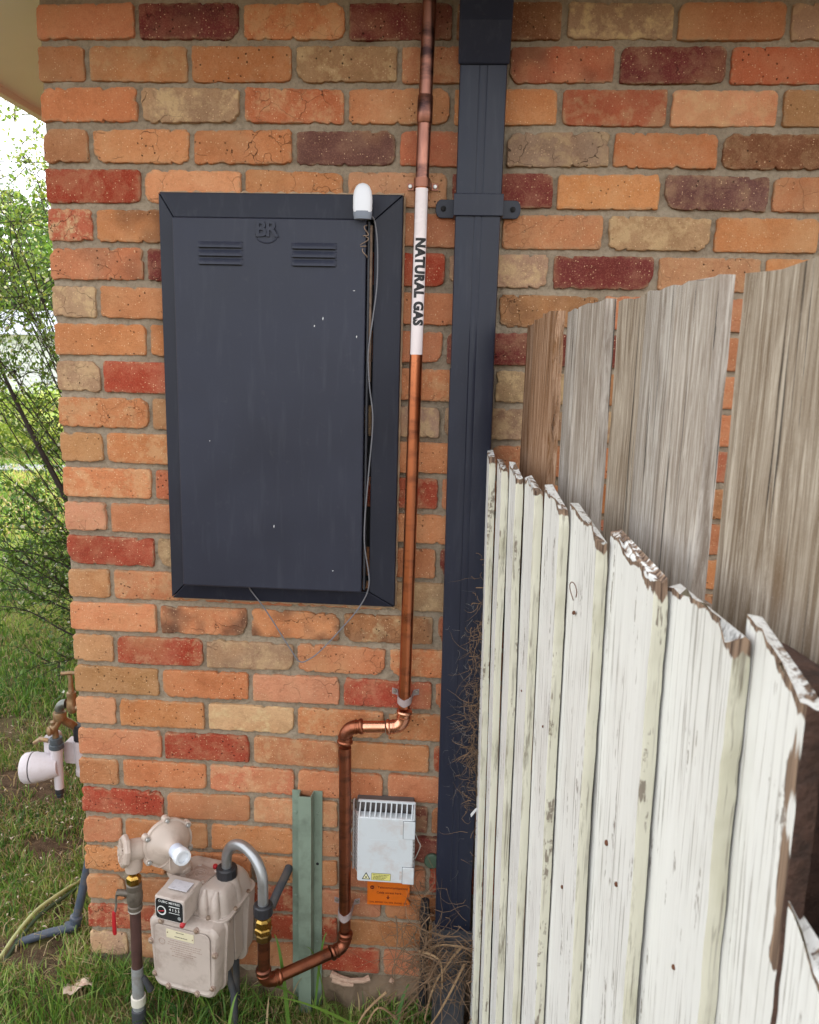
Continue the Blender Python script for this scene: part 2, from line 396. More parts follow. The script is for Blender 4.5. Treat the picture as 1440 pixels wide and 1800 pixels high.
# concrete footing
fx = np.linspace(.02, 2.05, 260); fz = np.linspace(-.25, .088, 30); FX, FZ = np.meshgrid(fx, fz)
FY = -.004 + .014 * vn(FX, FZ, 14, 8) + .008 * vn(FX, FZ, 50, 9) + .004 * vn(FX, FZ, 120, 10) + .02 * np.clip((FZ - .06) / .03, 0, 1)
ii = np.arange(FX.size).reshape(FX.shape)
fastmesh('footing', np.stack([FX.ravel(), FY.ravel(), FZ.ravel()], 1), np.stack([ii[:-1, :-1].ravel(), ii[:-1, 1:].ravel(), ii[1:, 1:].ravel(), ii[1:, :-1].ravel()], 1),
         pmat('footing_concrete', rgb(128, 108, 88), .95, 0, .2, 14, .8, 90, rgb(84, 66, 50), .7, 8, .004), house, smooth=True)
ml = MB()
for P, r_ in (([(.695, -.008, .092), (.72, -.014, .088), (.75, -.016, .084), (.785, -.013, .086), (.80, -.006, .09)], .009), ([(.70, -.012, .08), (.735, -.02, .076), (.76, -.018, .074)], .008), ([(.86, -.008, .088), (.872, -.012, .084)], .006)):
    ml.tube([(x + .002 * math.sin(i * 5), y, z + .002 * math.cos(i * 7)) for i, (x, y, z) in enumerate(P)], [r_ * (.7 + .5 * abs(math.sin(i * 2.7 + 1))) for i in range(len(P))], 7)
ml.build('mortar_lump', pmat('pink_mortar', rgb(206, 172, 150), .95, 0, .15, 60, .9, 160, rgb(150, 120, 100), .5, 60, .004), house, smooth=30)['kind'] = 'stuff'
# eaves, gutter, roof
CREAM = pmat('cream_paint', rgb(244, 246, 252), .5, 0, .04, 4, .1, 60)
CHAR = None
eave = MB().box(-.515, 12.5, -.5, -.0, 2.622, 2.632).box(-.515, -.0, 0.0, 9.5, 2.622, 2.632).build('soffit', CREAM, house, smooth=0)
MB().box(-.545, -.515, -.53, 9.53, 2.60, 2.80).box(-.515, 12.5, -.53, -.5, 2.60, 2.80).build('fascia', CREAM, house, smooth=0, bevel=.003)
ROOF = pmat('roof_tile', rgb(120, 70, 56), .8, 0, .2, 6, .6, 30)
rf = MB(); X0, X1, Y0, Y1, ZE, RZ = -.6, 12.6, -.6, 9.6, 2.80, 4.75
rf.add([(X0, Y0, ZE), (X1, Y0, ZE), (X1, Y1, ZE), (X0, Y1, ZE), (X0 + 5.1, 4.5, RZ), (X1 - 5.1, 4.5, RZ)], [(0, 1, 5, 4), (1, 2, 5), (2, 3, 4, 5), (3, 0, 4), (3, 2, 1, 0)])
rf.build('roof', ROOF, house, smooth=0)

# ------------------------------------------------------------------ charcoal steelwork
def mat_charcoal(name, col, rough=.42, chips=.0):
    m, nt, b, tc = newmat(name)
    v = tc.outputs['Object']; n1 = noise(nt, v, 3.5, 3, .6); n2 = noise(nt, scalev(nt, v, (60, 60, 7)), 1, 2, .6); n3 = noise(nt, v, 500, 1, .6)
    c = mixc(nt, mr(nt, n1, .3, .7), tuple(x * .88 for x in col[:3]) + (1,), tuple(x * 1.15 for x in col[:3]) + (1,))
    c = mixc(nt, mr(nt, n2, .55, .75, 0, .06), c, rgb(120, 122, 130))
    dust = noise(nt, v, 40, 4, .75)
    c = mixc(nt, mr(nt, dust, .6, .8, 0, .10), c, rgb(120, 116, 112))
    vo = node(nt, 'ShaderNodeTexVoronoi', {'Vector': v, 'Scale': 55.0})
    g = mth(nt, 'MULTIPLY', mr(nt, vo.outputs['Distance'], .12, .06), mr(nt, node(nt, 'ShaderNodeSeparateColor', {0: vo.outputs['Color']}).outputs[0], .985, .987))
    setp(nt, b, color=c, rough=mr(nt, n1, .2, .8, rough - .07, rough + .1), spec=.3, normal=bump(nt, mth(nt, 'ADD', mth(nt, 'MULTIPLY', n2, .5), mth(nt, 'MULTIPLY', n3, .5)), .12, .0012, bump(nt, noise(nt, v, 4.5, 1), .35, .012)))
    return m
CHAR = mat_charcoal('charcoal_steel', rgb(46, 49, 63), .42); CHARD = mat_charcoal('charcoal_frame', rgb(34, 37, 50), .46)
DPM = mat_charcoal('downpipe_paint', rgb(36, 40, 55), .36)
BLACK = pmat('black_gap', rgb(22, 21, 24), .8); RUBBER = pmat('black_plastic', rgb(40, 41, 46), .45, 0, .15, 30, .2, 160)

mb_ = thing('meter_box', 'large charcoal steel electricity meter box set in the brick wall', 'meter box', (.566, 0, 1.17))
# four mitred frame strips: outer edge on the wall, inner edge raised to the door
xo0, xo1, zo0, zo1 = .281, .851, 1.173, 2.151; xi0, xi1, zi0, zi1 = .319, .787, 1.213, 2.094
yo, yi = -.021, -.033
def strip(a, b, c, d, name='frame_strip'):
    m_ = MB(); (ax, az), (bx, bz), (cx, cz), (dx, dz) = a, b, c, d       # outer a-b, inner c-d (c next to b)
    vs = [(ax, .012, az), (bx, .012, bz), (bx, yo, bz), (ax, yo, az), (cx, yi, cz), (dx, yi, dz), (cx, .012, cz), (dx, .012, dz)]
    m_.add(vs, [(0, 1, 2, 3), (3, 2, 4, 5), (5, 4, 6, 7), (0, 3, 5, 7), (1, 6, 4, 2), (0, 7, 6, 1)])
    return m_.build(name, CHARD, mb_, smooth=0, bevel=.0022)
g_ = .0011
strip((xo0 + g_, zo1), (xo1 - g_, zo1), (xi1 - g_, zi1), (xi0 + g_, zi1)); strip((xo1 - g_, zo0), (xo0 + g_, zo0), (xi0 + g_, zi0), (xi1 - g_, zi0))
strip((xo0, zo0 + g_), (xo0, zo1 - g_), (xi0, zi1 - g_), (xi0, zi0 + g_)); strip((xo1, zo1 - g_), (xo1, zo0 + g_), (xi1, zi0 + g_), (xi1, zi1 - g_))
MB().box(.300, .83, .004, .016, 1.19, 2.13).build('back_plate', BLACK, mb_, smooth=0)
door = MB().box(.3235, .7705, -.0545, -.022, 1.2175, 2.0905).build('door', CHAR, mb_, smooth=0, bevel=.0035, seg=3)
# sealing caulk round the frame
ck = MB()
for x0, z0, x1, z1 in ((.281, 2.152, .851, 2.153), (.851, 1.175, .852, 2.15), (.285, 1.17, .851, 1.168)):
    n_ = 40; pts = [(x0 + (x1 - x0) * i / n_, -.004 + .003 * math.sin(i * 1.7), z0 + (z1 - z0) * i / n_ + .0015 * math.sin(i * 2.3)) for i in range(n_ + 1)]
    ck.tube(pts, [.004 + .0018 * math.sin(i * 3.1 + x0 * 9) for i in range(n_ + 1)], 6)
ck.build('mortar_bead', pmat('bead_mortar', rgb(176, 150, 122), .95, 0, .2, 40, .8, 200, bdist=.003), mb_)
# hinge side: thin rods and weathered strip
hg = MB().box(.7735, .7785, -.047, -.02, 1.222, 2.088)
hg.build('hinge_rod', pmat('hinge_black', rgb(44, 45, 52), .6, 0, .2, 40), mb_, smooth=0, bevel=.0012)
MB().box(.7792, .7835, -.045, -.02, 1.73, 2.08).build('hinge_strip', pmat('bare_timber_strip', rgb(120, 100, 84), .9, 0, .3, 50, .6, 90, rgb(60, 50, 46), .8, 40), mb_, smooth=0)
# pressed louvres: quarter-round hoods with domed ends, open below
def louvre(x0, x1, zt):
    m_ = MB(); n_ = 22; k = 6; vs = []; h = .0135; dp = .0062
    for i in range(n_ + 1):
        t = i / n_; x = x0 + (x1 - x0) * t; e = min(1, min(t, 1 - t) / .085); s_ = math.sqrt(max(0, 1 - (1 - e) ** 2)); 
        for j in range(k + 1):
            a = j / k; vs.append((x, -.0545 - dp * s_ * math.sin(a * math.pi / 2 * 1.0), zt - h * a))
    fs = [(i * (k + 1) + j, (i + 1) * (k + 1) + j, (i + 1) * (k + 1) + j + 1, i * (k + 1) + j + 1) for i in range(n_) for j in range(k)]
    m_.add(vs, fs)
    u = len(m_.v); lip = [(x0 + (x1 - x0) * i / n_, -.0546, zt - h - .0012) for i in range(n_ + 1)]
    m_.add(lip, []); 
    o = m_.build('louvre', CHAR, mb_, smooth=60); 
    MB().box(x0 + .004, x1 - .004, -.0552, -.0543, zt - h - .0022, zt - h + .001).build('slot', BLACK, o, smooth=0, origin=None)
    return o
for xa, xb in ((.382, .488), (.5995, .7045)):
    for k in range(3): louvre(xa, xb, 2.0385 - .0187 * k)
f_ = lambda cx, cz, y: (lambda a, b, c: (cx + a, y - c, cz + b))
em = text_mb('BR', .047, f_(.543, 2.0655, -.0547), .0042, .0014, spacing=.86); em.build('emblem', CHAR, mb_, smooth=0)
MB().tube([(.543 + .0255 * math.cos(a), -.0549, 2.055 + .0185 * math.sin(a)) for a in np.linspace(R(175), R(395), 22)], [.0016] * 22, 6).build('emblem_swoosh', CHAR, mb_)
CHIP = pmat('bare_primer', rgb(225, 225, 225), .7)
for cx, cz, w_, h in ((.6533, 1.8543, .0018, .004), (.6732, 1.8714, .0016, .007), (.5546, 1.376, .0014, .007), (.752, 1.832, .0016, .005), (.4, 1.58, .0012, .0025), (.70, 1.27, .0022, .0022), (.745, 1.935, .003, .0016)):
    MB().prism([(cx - w_, cz), (cx, cz - h * .6), (cx + w_ * .8, cz + h * .2), (cx + w_ * .1, cz + h * .6)], lambda a, b, c: (a, c, b), -.0549, -.0543).build('paint_chip', CHIP, mb_, smooth=0)
# knotted twine at the hinge
tw = []
for i in range(90):
    t = i / 89; a = t * 26; rr_ = .004 + .006 * math.exp(-((t - .55) / .16) ** 2); tw.append((.7685 + rr_ * math.cos(a) + .003 * math.sin(t * 7), -.056 + .003 * math.sin(a * 1.3), 2.078 - .066 * t + .004 * math.sin(a * .7)))
st = MB().tube(tw, .0011, 5).build('twine_knot', pmat('old_twine', rgb(150, 128, 110), .95, 0, .2), None)
tag(st, 'brown knotted twine caught at the top of the meter box hinge', 'twine')

# ------------------------------------------------------------------ sensor and its lead
se = thing('antenna_pod', 'small white rounded antenna pod on top of the meter box door', 'antenna', (.7643, -.075, 2.09))
rings = []
for z, a, b, yy in ((0, .018, .0105, 0), (.012, .0205, .0125, 0), (.02, .0215, .013, 0), (.045, .0215, .013, 0), (.057, .0195, .0118, 0), (.066, .0155, .0095, 0), (.0715, .0095, .006, 0), (.0738, .002, .0015, 0)):
    rings.append([(.7643 + a * math.copysign(abs(math.cos(t)) ** .8, math.cos(t)), -.071 + b * math.copysign(abs(math.sin(t)) ** .8, math.sin(t)), 2.0905 + z) for t in np.linspace(0, 2 * math.pi, 29)[:-1]])
MB().loft(rings[1:]).build('white_cover', pmat('white_plastic', rgb(238, 240, 246), .35, 0, .02, 10, .05), se, smooth=50)
rings = [[(.7643 + a * math.cos(t), -.071 + b * math.sin(t), 2.088 + z) for t in np.linspace(0, 2 * math.pi, 29)[:-1]] for z, a, b in ((0, .019, .0115), (.012, .0215, .0135), (.0165, .0216, .0136))]
MB().loft(rings).build('grey_base', pmat('grey_plastic', rgb(128, 136, 150), .45, 0, .05), se, smooth=50)
def smooth_pts(P, n=8):
    P = [Vector(p) for p in P]; o = []
    for i in range(len(P) - 1):
        a = P[max(i - 1, 0)]; b = P[i]; c = P[i + 1]; d = P[min(i + 2, len(P) - 1)]
        for k in range(n):
            t = k / n; o.append(.5 * ((2 * b) + (c - a) * t + (2 * a - 5 * b + 4 * c - d) * t * t + (3 * b - a - 3 * c + d) * t ** 3))
    return o + [P[-1]]
ld = MB().tube(smooth_pts([(.783, -.064, 2.097), (.790, -.05, 2.085), (.7957, -.043, 2.037), (.796, -.043, 1.95), (.788, -.047, 1.874), (.779, -.049, 1.797), (.783, -.048, 1.72), (.7916, -.044, 1.6386), (.784, -.047, 1.516), (.7765, -.049, 1.40), (.7769, -.049, 1.334), (.789, -.046, 1.242),
    (.768, -.034, 1.18), (.7169, -.022, 1.11), (.665, -.02, 1.05), (.637, -.02, 1.0256), (.6104, -.02, 1.0166), (.5854, -.02, 1.0507), (.5274, -.024, 1.1468), (.493, -.034, 1.2), (.489, -.048, 1.216)], 10), .00165, 6).build('antenna_lead', pmat('grey_lead', rgb(122, 122, 128), .6, 0, .08), None)
tag(ld, 'thin grey cable hanging in a loop below the meter box', 'cable')

# ------------------------------------------------------------------ copper gas line
def mat_copper(name, c1, c2, dark, amt, rough):
    m, nt, b, tc = newmat(name); v = tc.outputs['Object']
    n1 = noise(nt, scalev(nt, v, (30, 30, 7)), 1, 6, .65); n2 = noise(nt, v, 55, 6, .7); n3 = noise(nt, scalev(nt, v, (8, 8, 24)), 1, 4, .6)
    c = mixc(nt, mr(nt, n1, .3, .7), c1, c2)
    c = mixc(nt, mr(nt, n3, .5, .66, 0, amt), c, dark)
    c = mixc(nt, mr(nt, n2, .56, .7, 0, amt * .7), c, dark)
    setp(nt, b, color=c, metal=1.0, rough=mr(nt, n1, .25, .75, rough - .08, rough + .14), normal=bump(nt, n2, .08, .001))
    return m
CU = mat_copper('copper', (.54, .19, .09, 1), (.41, .135, .062, 1), (.16, .065, .045, 1), .75, .3)
CUD = mat_copper('tarnished_copper', (.36, .13, .07, 1), (.25, .085, .05, 1), (.07, .04, .034, 1), .8, .36)
CUT = mat_copper('heat_stained_copper', (.42, .19, .13, 1), (.24, .11, .085, 1), (.06, .035, .036, 1), .95, .32)
CUF = mat_copper('bright_copper_fitting', (.80, .40, .26, 1), (.62, .28, .17, 1), (.25, .11, .08, 1), .5, .26)
gp = thing('gas_pipe', 'copper natural gas pipe running down the wall beside the meter box', 'pipe', (.735, -.045, .22))
PR = .0152
def px_at(z): return .8965 + (.8825 - .8965) * (2.17 - z) / (2.17 - .91) if z < 2.17 else .8935 + (z - 2.17) * .016
px_at = lambda z: .8935 - (2.17 - z) * .0085 if z <= 2.17 else .8935 + (z - 2.17) * .017
zs = np.linspace(2.335, 2.9, 8)
MB().tube([(px_at(z), -.041, z) for z in zs], PR, 20).build('upper_tube', CUT, gp)
MB().tube([(px_at(z), -.04, z) for z in np.linspace(2.165, 2.34, 5)], PR, 20).build('joint_tube', CUT, gp)
MB().tube([(px_at(z), -.04, z) for z in np.linspace(.915, 2.17, 12)], PR, 24).build('riser_tube', CU, gp)
MB().lathe([(PR, -.03), (PR + .002, -.027), (PR + .0022, .0), (PR + .002, .027), (PR, .03)], (px_at(2.32), -.04, 2.325), (.017, 0, 1), 20).build('coupling', CUT, gp)
def fitting(p0, p1, p2, r, mat, name='elbow', ext=.012):
    """swept elbow with socket beads at both ends"""
    P = arc_pts(p0, p1, p2, r, 10); a = (P[0] - P[1]).normalized(); b = (P[-1] - P[-2]).normalized()
    pts = [P[0] + a * ext] + [P[0] + a * ext * .5] + P + [P[-1] + b * ext * .5] + [P[-1] + b * ext]
    o = MB().tube(pts, PR + .0022, 20)
    for e, d_ in ((pts[0], a), (pts[-1], b)):
        o.lathe([(PR + .001, -.006), (PR + .0045, -.0035), (PR + .0055, 0), (PR + .0045, .0035), (PR + .001, .006)], e, d_, 20)
        o.lathe([(PR + .001, -.0165), (PR + .0038, -.0145), (PR + .0038, -.0115), (PR + .001, -.0095)], e, d_, 20)
    return o.build(name, mat, gp), pts
xu = px_at(.9)
fitting((xu, -.04, 1.0), (xu, -.04, .863), (.8, -.045, .860), .028, CUF)
fitting((.80, -.045, .860), (.7335, -.047, .857), (.7345, -.047, .7), .030, CUD)
MB().tube([(.775, -.046, .859), (.835, -.043, .861)], PR, 20).build('offset_tube', CUF, gp)
MB().tube([(.7338, -.047, .80), (.735, -.047, .60), (.7365, -.047, .40), (.7375, -.047, .27)], PR + .0006, 22).build('lower_tube', CUD, gp)
cA, cB = Vector((.739, -.047, .217)), Vector((.551, -.188, .213))
fitting((.7378, -.047, .40), cA, cB, .028, CUD)
dd = (cB - cA).normalized()
MB().tube([cA + dd * .05, cB - dd * .045], PR + .0004, 20).build('cross_tube', CUD, gp)
fitting(cA, cB, (.5515, -.189, .40), .028, CUD)
MB().tube([(.5515, -.189, .26), (.552, -.1895, .35)], PR + .0003, 20).build('meter_tube', CUD, gp)
# clamps
CLAMP = pmat('clamp_metal', rgb(150, 100, 82), .4, .8, .2, 40); CLAMPG = pmat('clamp_plastic', rgb(168, 152, 150), .5, 0, .1, 40); SCREW = pmat('screw_zinc', rgb(190, 188, 184), .35, .9, .15, 60)
def clamp(x, y, z, mat, drop=0):
    m_ = MB(); pts = []
    for a in np.linspace(R(-200), R(20), 26): pass
    prof = [(x - .035, -.004), (x - .021, -.004)] + [(x + (PR + .0032) * math.sin(a), y - (PR + .0032) * math.cos(a)) for a in np.linspace(R(-100), R(100), 18)] + [(x + .021, -.004), (x + .035, -.004)]
    inn = [(x - .035, -.0012), (x - .021, -.0012)] + [(x + (PR + .0008) * math.sin(a), y - (PR + .0008) * math.cos(a)) for a in np.linspace(R(-100), R(100), 18)] + [(x + .021, -.0012), (x + .035, -.0012)]
    n_ = len(prof); hh = .0095
    for s_ in (0,):
        vs = []
        for zz in (-hh, hh):
            for q, (px_, py_) in enumerate(prof): vs.append((px_, py_, z + zz * (1 if 2 <= q < n_ - 2 else .8) - drop * (1 - min(1, abs(px_ - x) / .03))))
            for q, (px_, py_) in enumerate(inn): vs.append((px_, py_, z + zz * (1 if 2 <= q < n_ - 2 else .8) - drop * (1 - min(1, abs(px_ - x) / .03))))
        N2 = 2 * n_; fs = []
        for q in range(n_ - 1):
            fs += [(q, q + 1, q + 1 + N2, q + N2), (n_ + q, n_ + q + N2, n_ + q + 1 + N2, n_ + q + 1), (q, n_ + q, n_ + q + 1, q + 1), (q + N2, q + 1 + N2, n_ + q + 1 + N2, n_ + q + N2)]
        fs += [(0, N2, N2 + n_, n_), (n_ - 1, 2 * n_ - 1, N2 + 2 * n_ - 1, N2 + n_ - 1)]
        m_.add(vs, fs)
    c_ = m_.build('clamp', mat, gp, smooth=50)
    for s_ in (-1, 1):
        MB().lathe([(.0052, 0), (.0052, .0015), (.004, .0034), (.0008, .0038)], (x + s_ * .0285, -.0042, z), (0, -1, 0), 12).build('screw', SCREW, c_)
clamp(px_at(2.172), -.04, 2.172, CLAMP); clamp(px_at(.943), -.04, .943, CLAMPG, .012); clamp(.737, -.047, .325, CLAMPG, .014)
# label band with lettering
xt = lambda z: px_at(z)
tv = []; tf = []; zsT = np.linspace(1.795, 2.160, 14); an = np.linspace(R(-62), R(62), 17)
for z in zsT:
    for a in an: tv.append((xt(z) + (PR + .0006) * math.sin(a + R(4)), -.04 - (PR + .0006) * math.cos(a + R(4)), z))
for i in range(13):
    for k in range(16): tf.append((i * 17 + k, i * 17 + k + 1, (i + 1) * 17 + k + 1, (i + 1) * 17 + k))
lb = MB().add(tv, tf).build('label_band', pmat('label_vinyl', rgb(238, 226, 226), .3, 0, .04, 12, .04), gp)
lb['label'] = 'white band lettered NATURAL GAS'
def wrap(a, b, c):
    z = 1.957 - a; th = b * 1.12 / PR; return (xt(z) + (PR + .0011) * math.sin(th + R(6)), -.04 - (PR + .0011) * math.cos(th + R(6)), z)
text_mb('NATURAL GAS', .0272, wrap, 0, .0017, 2, 1.08).build('lettering', pmat('black_ink', rgb(24, 22, 24), .5, 0, 0), lb, smooth=0)

# ------------------------------------------------------------------ downpipe
dpn = thing('downpipe', 'charcoal rectangular downpipe strapped to the brick wall', 'downpipe', (1.022, -.035, 0))
def dp_seg(z0, z1, x0, x1, x0b, x1b, name='pipe_length', y0=-.008, y1=-.06, grow=0.0):
    """rectangular length with a double groove down the front"""
    def ring(z, a, b):
        a -= grow; b += grow; yf = y1 - grow; m = (a + b) / 2; g = .0045; r_ = .006
        P = [(a, y0), (a, yf + r_), (a + r_ * .3, yf + r_ * .3), (a + r_, yf), (m - 2.2 * g, yf), (m - 1.7 * g, yf + .0013), (m - g * 1.1, yf), (m + g * 1.1, yf), (m + 1.7 * g, yf + .0013), (m + 2.2 * g, yf), (b - r_, yf), (b - r_ * .3, yf + r_ * .3), (b, yf + r_), (b, y0)]
        return [(p, q, z) for p, q in P]
    return MB().loft([ring(z0, x0b, x1b), ring(z1, x0, x1)]).build(name, DPM, dpn, smooth=30)
dp_seg(1.764, 2.435, .9695, 1.0725, .9715, 1.0715); dp_seg(.456, 1.766, .9715, 1.0715, .9795, 1.0725, grow=.0016); dp_seg(.285, .458, .9795, 1.0725, .981, 1.0745, grow=.0005)
# offset leaning out to the gutter
def oring(z, y0, y1, a, b): return [(a, y0, z), (a, y1, z - .02), (b, y1, z - .02), (b, y0, z)]
MB().loft([oring(2.428, -.006, -.0645, .966, 1.0765), oring(2.50, -.035, -.105, .966, 1.0765), oring(2.78, -.30, -.37, .966, 1.0765)]).build('offset', DPM, dpn, smooth=0, bevel=.004)
stp = MB().box(.9665, 1.0765, -.0655, -.008, 2.100, 2.147).build('strap', DPM, dpn, smooth=0, bevel=.0015)
for s_, xa in ((-1, .9665), (1, 1.0765)):
    xe = xa + s_ * .042
    poly = [(xa, 2.104), (xa, 2.144)] + [(xe - s_ * .012 + s_ * .012 * math.sin(a), 2.124 + .02 * math.cos(a)) for a in np.linspace(0, math.pi, 9)]
    lg = MB().prism(poly, lambda a, b, c: (a, c, b), -.0105, -.0035).build('lug', DPM, dpn, smooth=0, bevel=.001)
    MB().lathe([(.0062, 0), (.0062, .002), (.003, .004), (.001, .004)], (xa + s_ * .024, -.0105, 2.124), (0, -1, 0), 14).build('screw', BLACK, lg)
PVC = pmat('grey_pvc', rgb(66, 68, 74), .6, 0, .2, 12, .25, 120, rgb(110, 96, 78), .5, 14)
rg = [[(1.026 + a * math.copysign(abs(math.cos(t)) ** e, math.cos(t)), -.06 + b * math.copysign(abs(math.sin(t)) ** e, math.sin(t)), z) for t in np.linspace(0, 2 * math.pi, 41)[:-1]] for z, a, b, e in ((.30, .053, .036, .3), (.275, .053, .036, .3), (.235, .05, .044, .7), (.222, .049, .049, 1), (.20, .049, .049, 1), (.199, .046, .046, 1))]
MB().loft(rg).build('adaptor', PVC, dpn, smooth=40)
MB().tube([(1.022, -.06, -.15), (1.023, -.06, .0), (1.025, -.06, .205)], .0445, 28).build('stormwater_pipe', PVC, dpn)

# ------------------------------------------------------------------ telecom box
WPL = pmat('telecom_plastic', rgb(212, 218, 222), .45, 0, .03, 8, .1, 120, rgb(190, 160, 145), .3, 20)
WPL2 = pmat('telecom_frame_plastic', rgb(206, 204, 202), .5, 0, .05, 20, .1, 120, rgb(176, 120, 100), .6, 34)
tb = thing('telecom_box', 'white plastic telecom box with vent slots screwed to the wall', 'utility box', (.84, 0, .43))
MB().box(.762, .914, -.03, .006, .437, .642).build('base_tray', pmat('tray_shadow_plastic', rgb(96, 90, 88), .6), tb, smooth=0, bevel=.003)  # dark backing: shade of the gaps between ribs put into its colour
MB().prism(rrect(.7705, .9165, .4305, .6165, .006), lambda a, b, c: (a, c, b), -.064, -.034).build('cover', WPL, tb, smooth=50, bevel=.003, seg=3)
# louvred flank, top and right side: ribs standing off the tray
def rib(p0, p1, t, ax): return None
for k in range(16):
    z = .445 + k * .0108
    MB().add([(.7555, -.02, z), (.7715, -.055, z + .0015), (.7715, -.055, z + .0062), (.7555, -.02, z + .0045), (.766, -.015, z), (.78, -.045, z + .0015), (.78, -.045, z + .0062), (.766, -.015, z + .0045)],
             [(0, 1, 2, 3), (4, 7, 6, 5), (0, 4, 5, 1), (3, 2, 6, 7), (0, 3, 7, 4), (1, 5, 6, 2)]).build('side_rib', WPL2, tb, smooth=0)
MB().box(.7525, .757, -.024, -.004, .437, .633).build('side_rail', WPL2, tb, smooth=0, bevel=.001)
for k in range(11):
    x = .772 + k * .0137
    MB().add([(x, -.062, .616), (x + .0035, -.062, .616), (x + .0035, -.03, .643), (x, -.03, .643), (x, -.036, .612), (x + .0035, -.036, .612), (x + .0035, -.02, .636), (x, -.02, .636)],
             [(0, 1, 2, 3), (4, 7, 6, 5), (0, 4, 5, 1), (3, 2, 6, 7), (0, 3, 7, 4), (1, 5, 6, 2)]).build('top_rib', WPL, tb, smooth=0, bevel=.0006)
MB().box(.768, .919, -.033, -.026, .640, .646).box(.9145, .919, -.062, -.028, .606, .644).build('top_rail', WPL, tb, smooth=0, bevel=.0015)
for k in range(7):
    z = .487 + k * .0105
    MB().box(.9135, .9195, -.058, -.02, z, z + .0045).build('side_rib', WPL2, tb, smooth=0)
for z0, z1 in ((.5625, .6115), (.4315, .479)):
    lt = MB().box(.8905, .9205, -.0675, -.03, z0, z1).build('latch', WPL, tb, smooth=0, bevel=.0015)
    MB().box(.8825, .8888, -.0648, -.06, z0 + .010, z1 - .012).build('latch_slot', WPL2, lt, smooth=0)
    MB().box(.8893, .921, -.0646, -.06, z0 - .001, z1 + .001).build('latch_gap', pmat('latch_gap', rgb(110, 112, 116), .6), lt, smooth=0)
fw = lambda cx, cz, y: (lambda a, b, c: (cx + a, y - c, cz + b))
text_mb('nbn', .046, fw(.842, .525, -.0641), .0003, .0006).build('embossed_logo', WPL, tb, smooth=0)
for x0, x1, z0, z1 in ((.803, .879, .553, .5542), (.803, .879, .497, .4982), (.803, .8042, .4982, .553), (.8778, .879, .4982, .553)): MB().box(x0, x1, -.0644, -.063, z0, z1).build('embossed_border', WPL, tb, smooth=0)
INK = MATS['black_ink']; YEL = pmat('yellow_label', rgb(226, 220, 130), .5, 0, .05)
tri = [(.7835, .438), (.806, .438), (.7948, .4585)]
t_ = MB().prism(tri, lambda a, b, c: (a, c, b), -.0646, -.0638).build('warning_triangle', INK, tb, smooth=0)
MB().prism([(.7868, .4401), (.8027, .4401), (.7948, .4545)], lambda a, b, c: (a, c, b), -.0649, -.0645).build('triangle_face', pmat('pale_yellow', rgb(238, 234, 190), .5), t_, smooth=0)
MB().prism([(.7948 + .0024 * math.cos(a), .4445 + .0024 * math.sin(a)) for a in np.linspace(0, 6.28, 13)[:-1]], lambda a, b, c: (a, c, b), -.0652, -.0648).build('symbol', INK, t_, smooth=0)
yl = MB().prism(rrect(.8085, .8595, .4368, .4572, .002), lambda a, b, c: (a, c, b), -.0646, -.0638).build('label_border', INK, tb, smooth=0)
MB().prism(rrect(.8093, .8587, .4376, .4564, .0016), lambda a, b, c: (a, c, b), -.0649, -.0645).build('yellow_label', YEL, yl, smooth=0)
def scribble(x0, x1, z, h, fn, rr_, mn=.002, mx=.006, gap=.0012):
    m_ = MB(); x = x0
    while x < x1:
        l = rr_.uniform(mn, mx); l = min(l, x1 - x); hh = h * rr_.uniform(.6, 1)
        m_.add([fn(x, z - hh / 2, 0), fn(x + l, z - hh / 2, 0), fn(x + l, z + hh / 2, 0), fn(x, z + hh / 2, 0), fn(x, z - hh / 2, 1), fn(x + l, z - hh / 2, 1), fn(x + l, z + hh / 2, 1), fn(x, z + hh / 2, 1)],
               [(0, 1, 2, 3), (4, 7, 6, 5), (0, 4, 5, 1), (1, 5, 6, 2), (2, 6, 7, 3), (3, 7, 4, 0)]); x += l + gap
    return m_
rs = random.Random(3)
for k, z in enumerate((.4528, .4484, .4444, .4408)):
    scribble(.8125, .855 - .004 * k, z, .0019, lambda a, b, c: (a, -.0648 - c * .0003, b), rs, .0015, .004, .0009).build('fine_print', INK, yl, smooth=0)
CORD = pmat('white_cord', rgb(206, 198, 188), .7)
for P in ([(.758, -.02, .572), (.749, -.026, .548), (.746, -.028, .52), (.748, -.026, .49), (.756, -.02, .468)], [(.918, -.025, .558), (.928, -.03, .535), (.934, -.03, .522), (.928, -.028, .50), (.92, -.025, .478)]):
    MB().tube(smooth_pts(P, 5), .0013, 6).build('cord_loop', CORD, tb)
# orange sign
ORG = pmat('orange_plastic', rgb(226, 112, 22), .45, 0, .08, 12, .1, 120, rgb(120, 70, 40), .35, 24)
sg = thing('orange_sign', 'orange cable warning plate with a downward arrow under the telecom box', 'sign', (.851, -.01, .323))
MB().prism([(.793, .3235), (.9095, .325), (.9095, .335), (.901, .347), (.9085, .3565), (.9085, .409), (.793, .409)], lambda a, b, c: (a, c, b), -.0125, -.0095).build('plate', ORG, sg, smooth=0, bevel=.0006)
DRED = pmat('dark_red_ink', rgb(96, 18, 10), .5)
text_mb('Telecommunications', .0098, fw(.862, .3778, -.0126), .0002, .0001).build('lettering', DRED, sg, smooth=0)
text_mb('Cable access here', .0092, fw(.852, .3622, -.0126), .0002, .0001).build('lettering', DRED, sg, smooth=0)
text_mb('DIAL BEFORE YOU DIG  PHONE 1100', .0062, fw(.851, .3325, -.0126), .0002, .0001).build('lettering', DRED, sg, smooth=0)
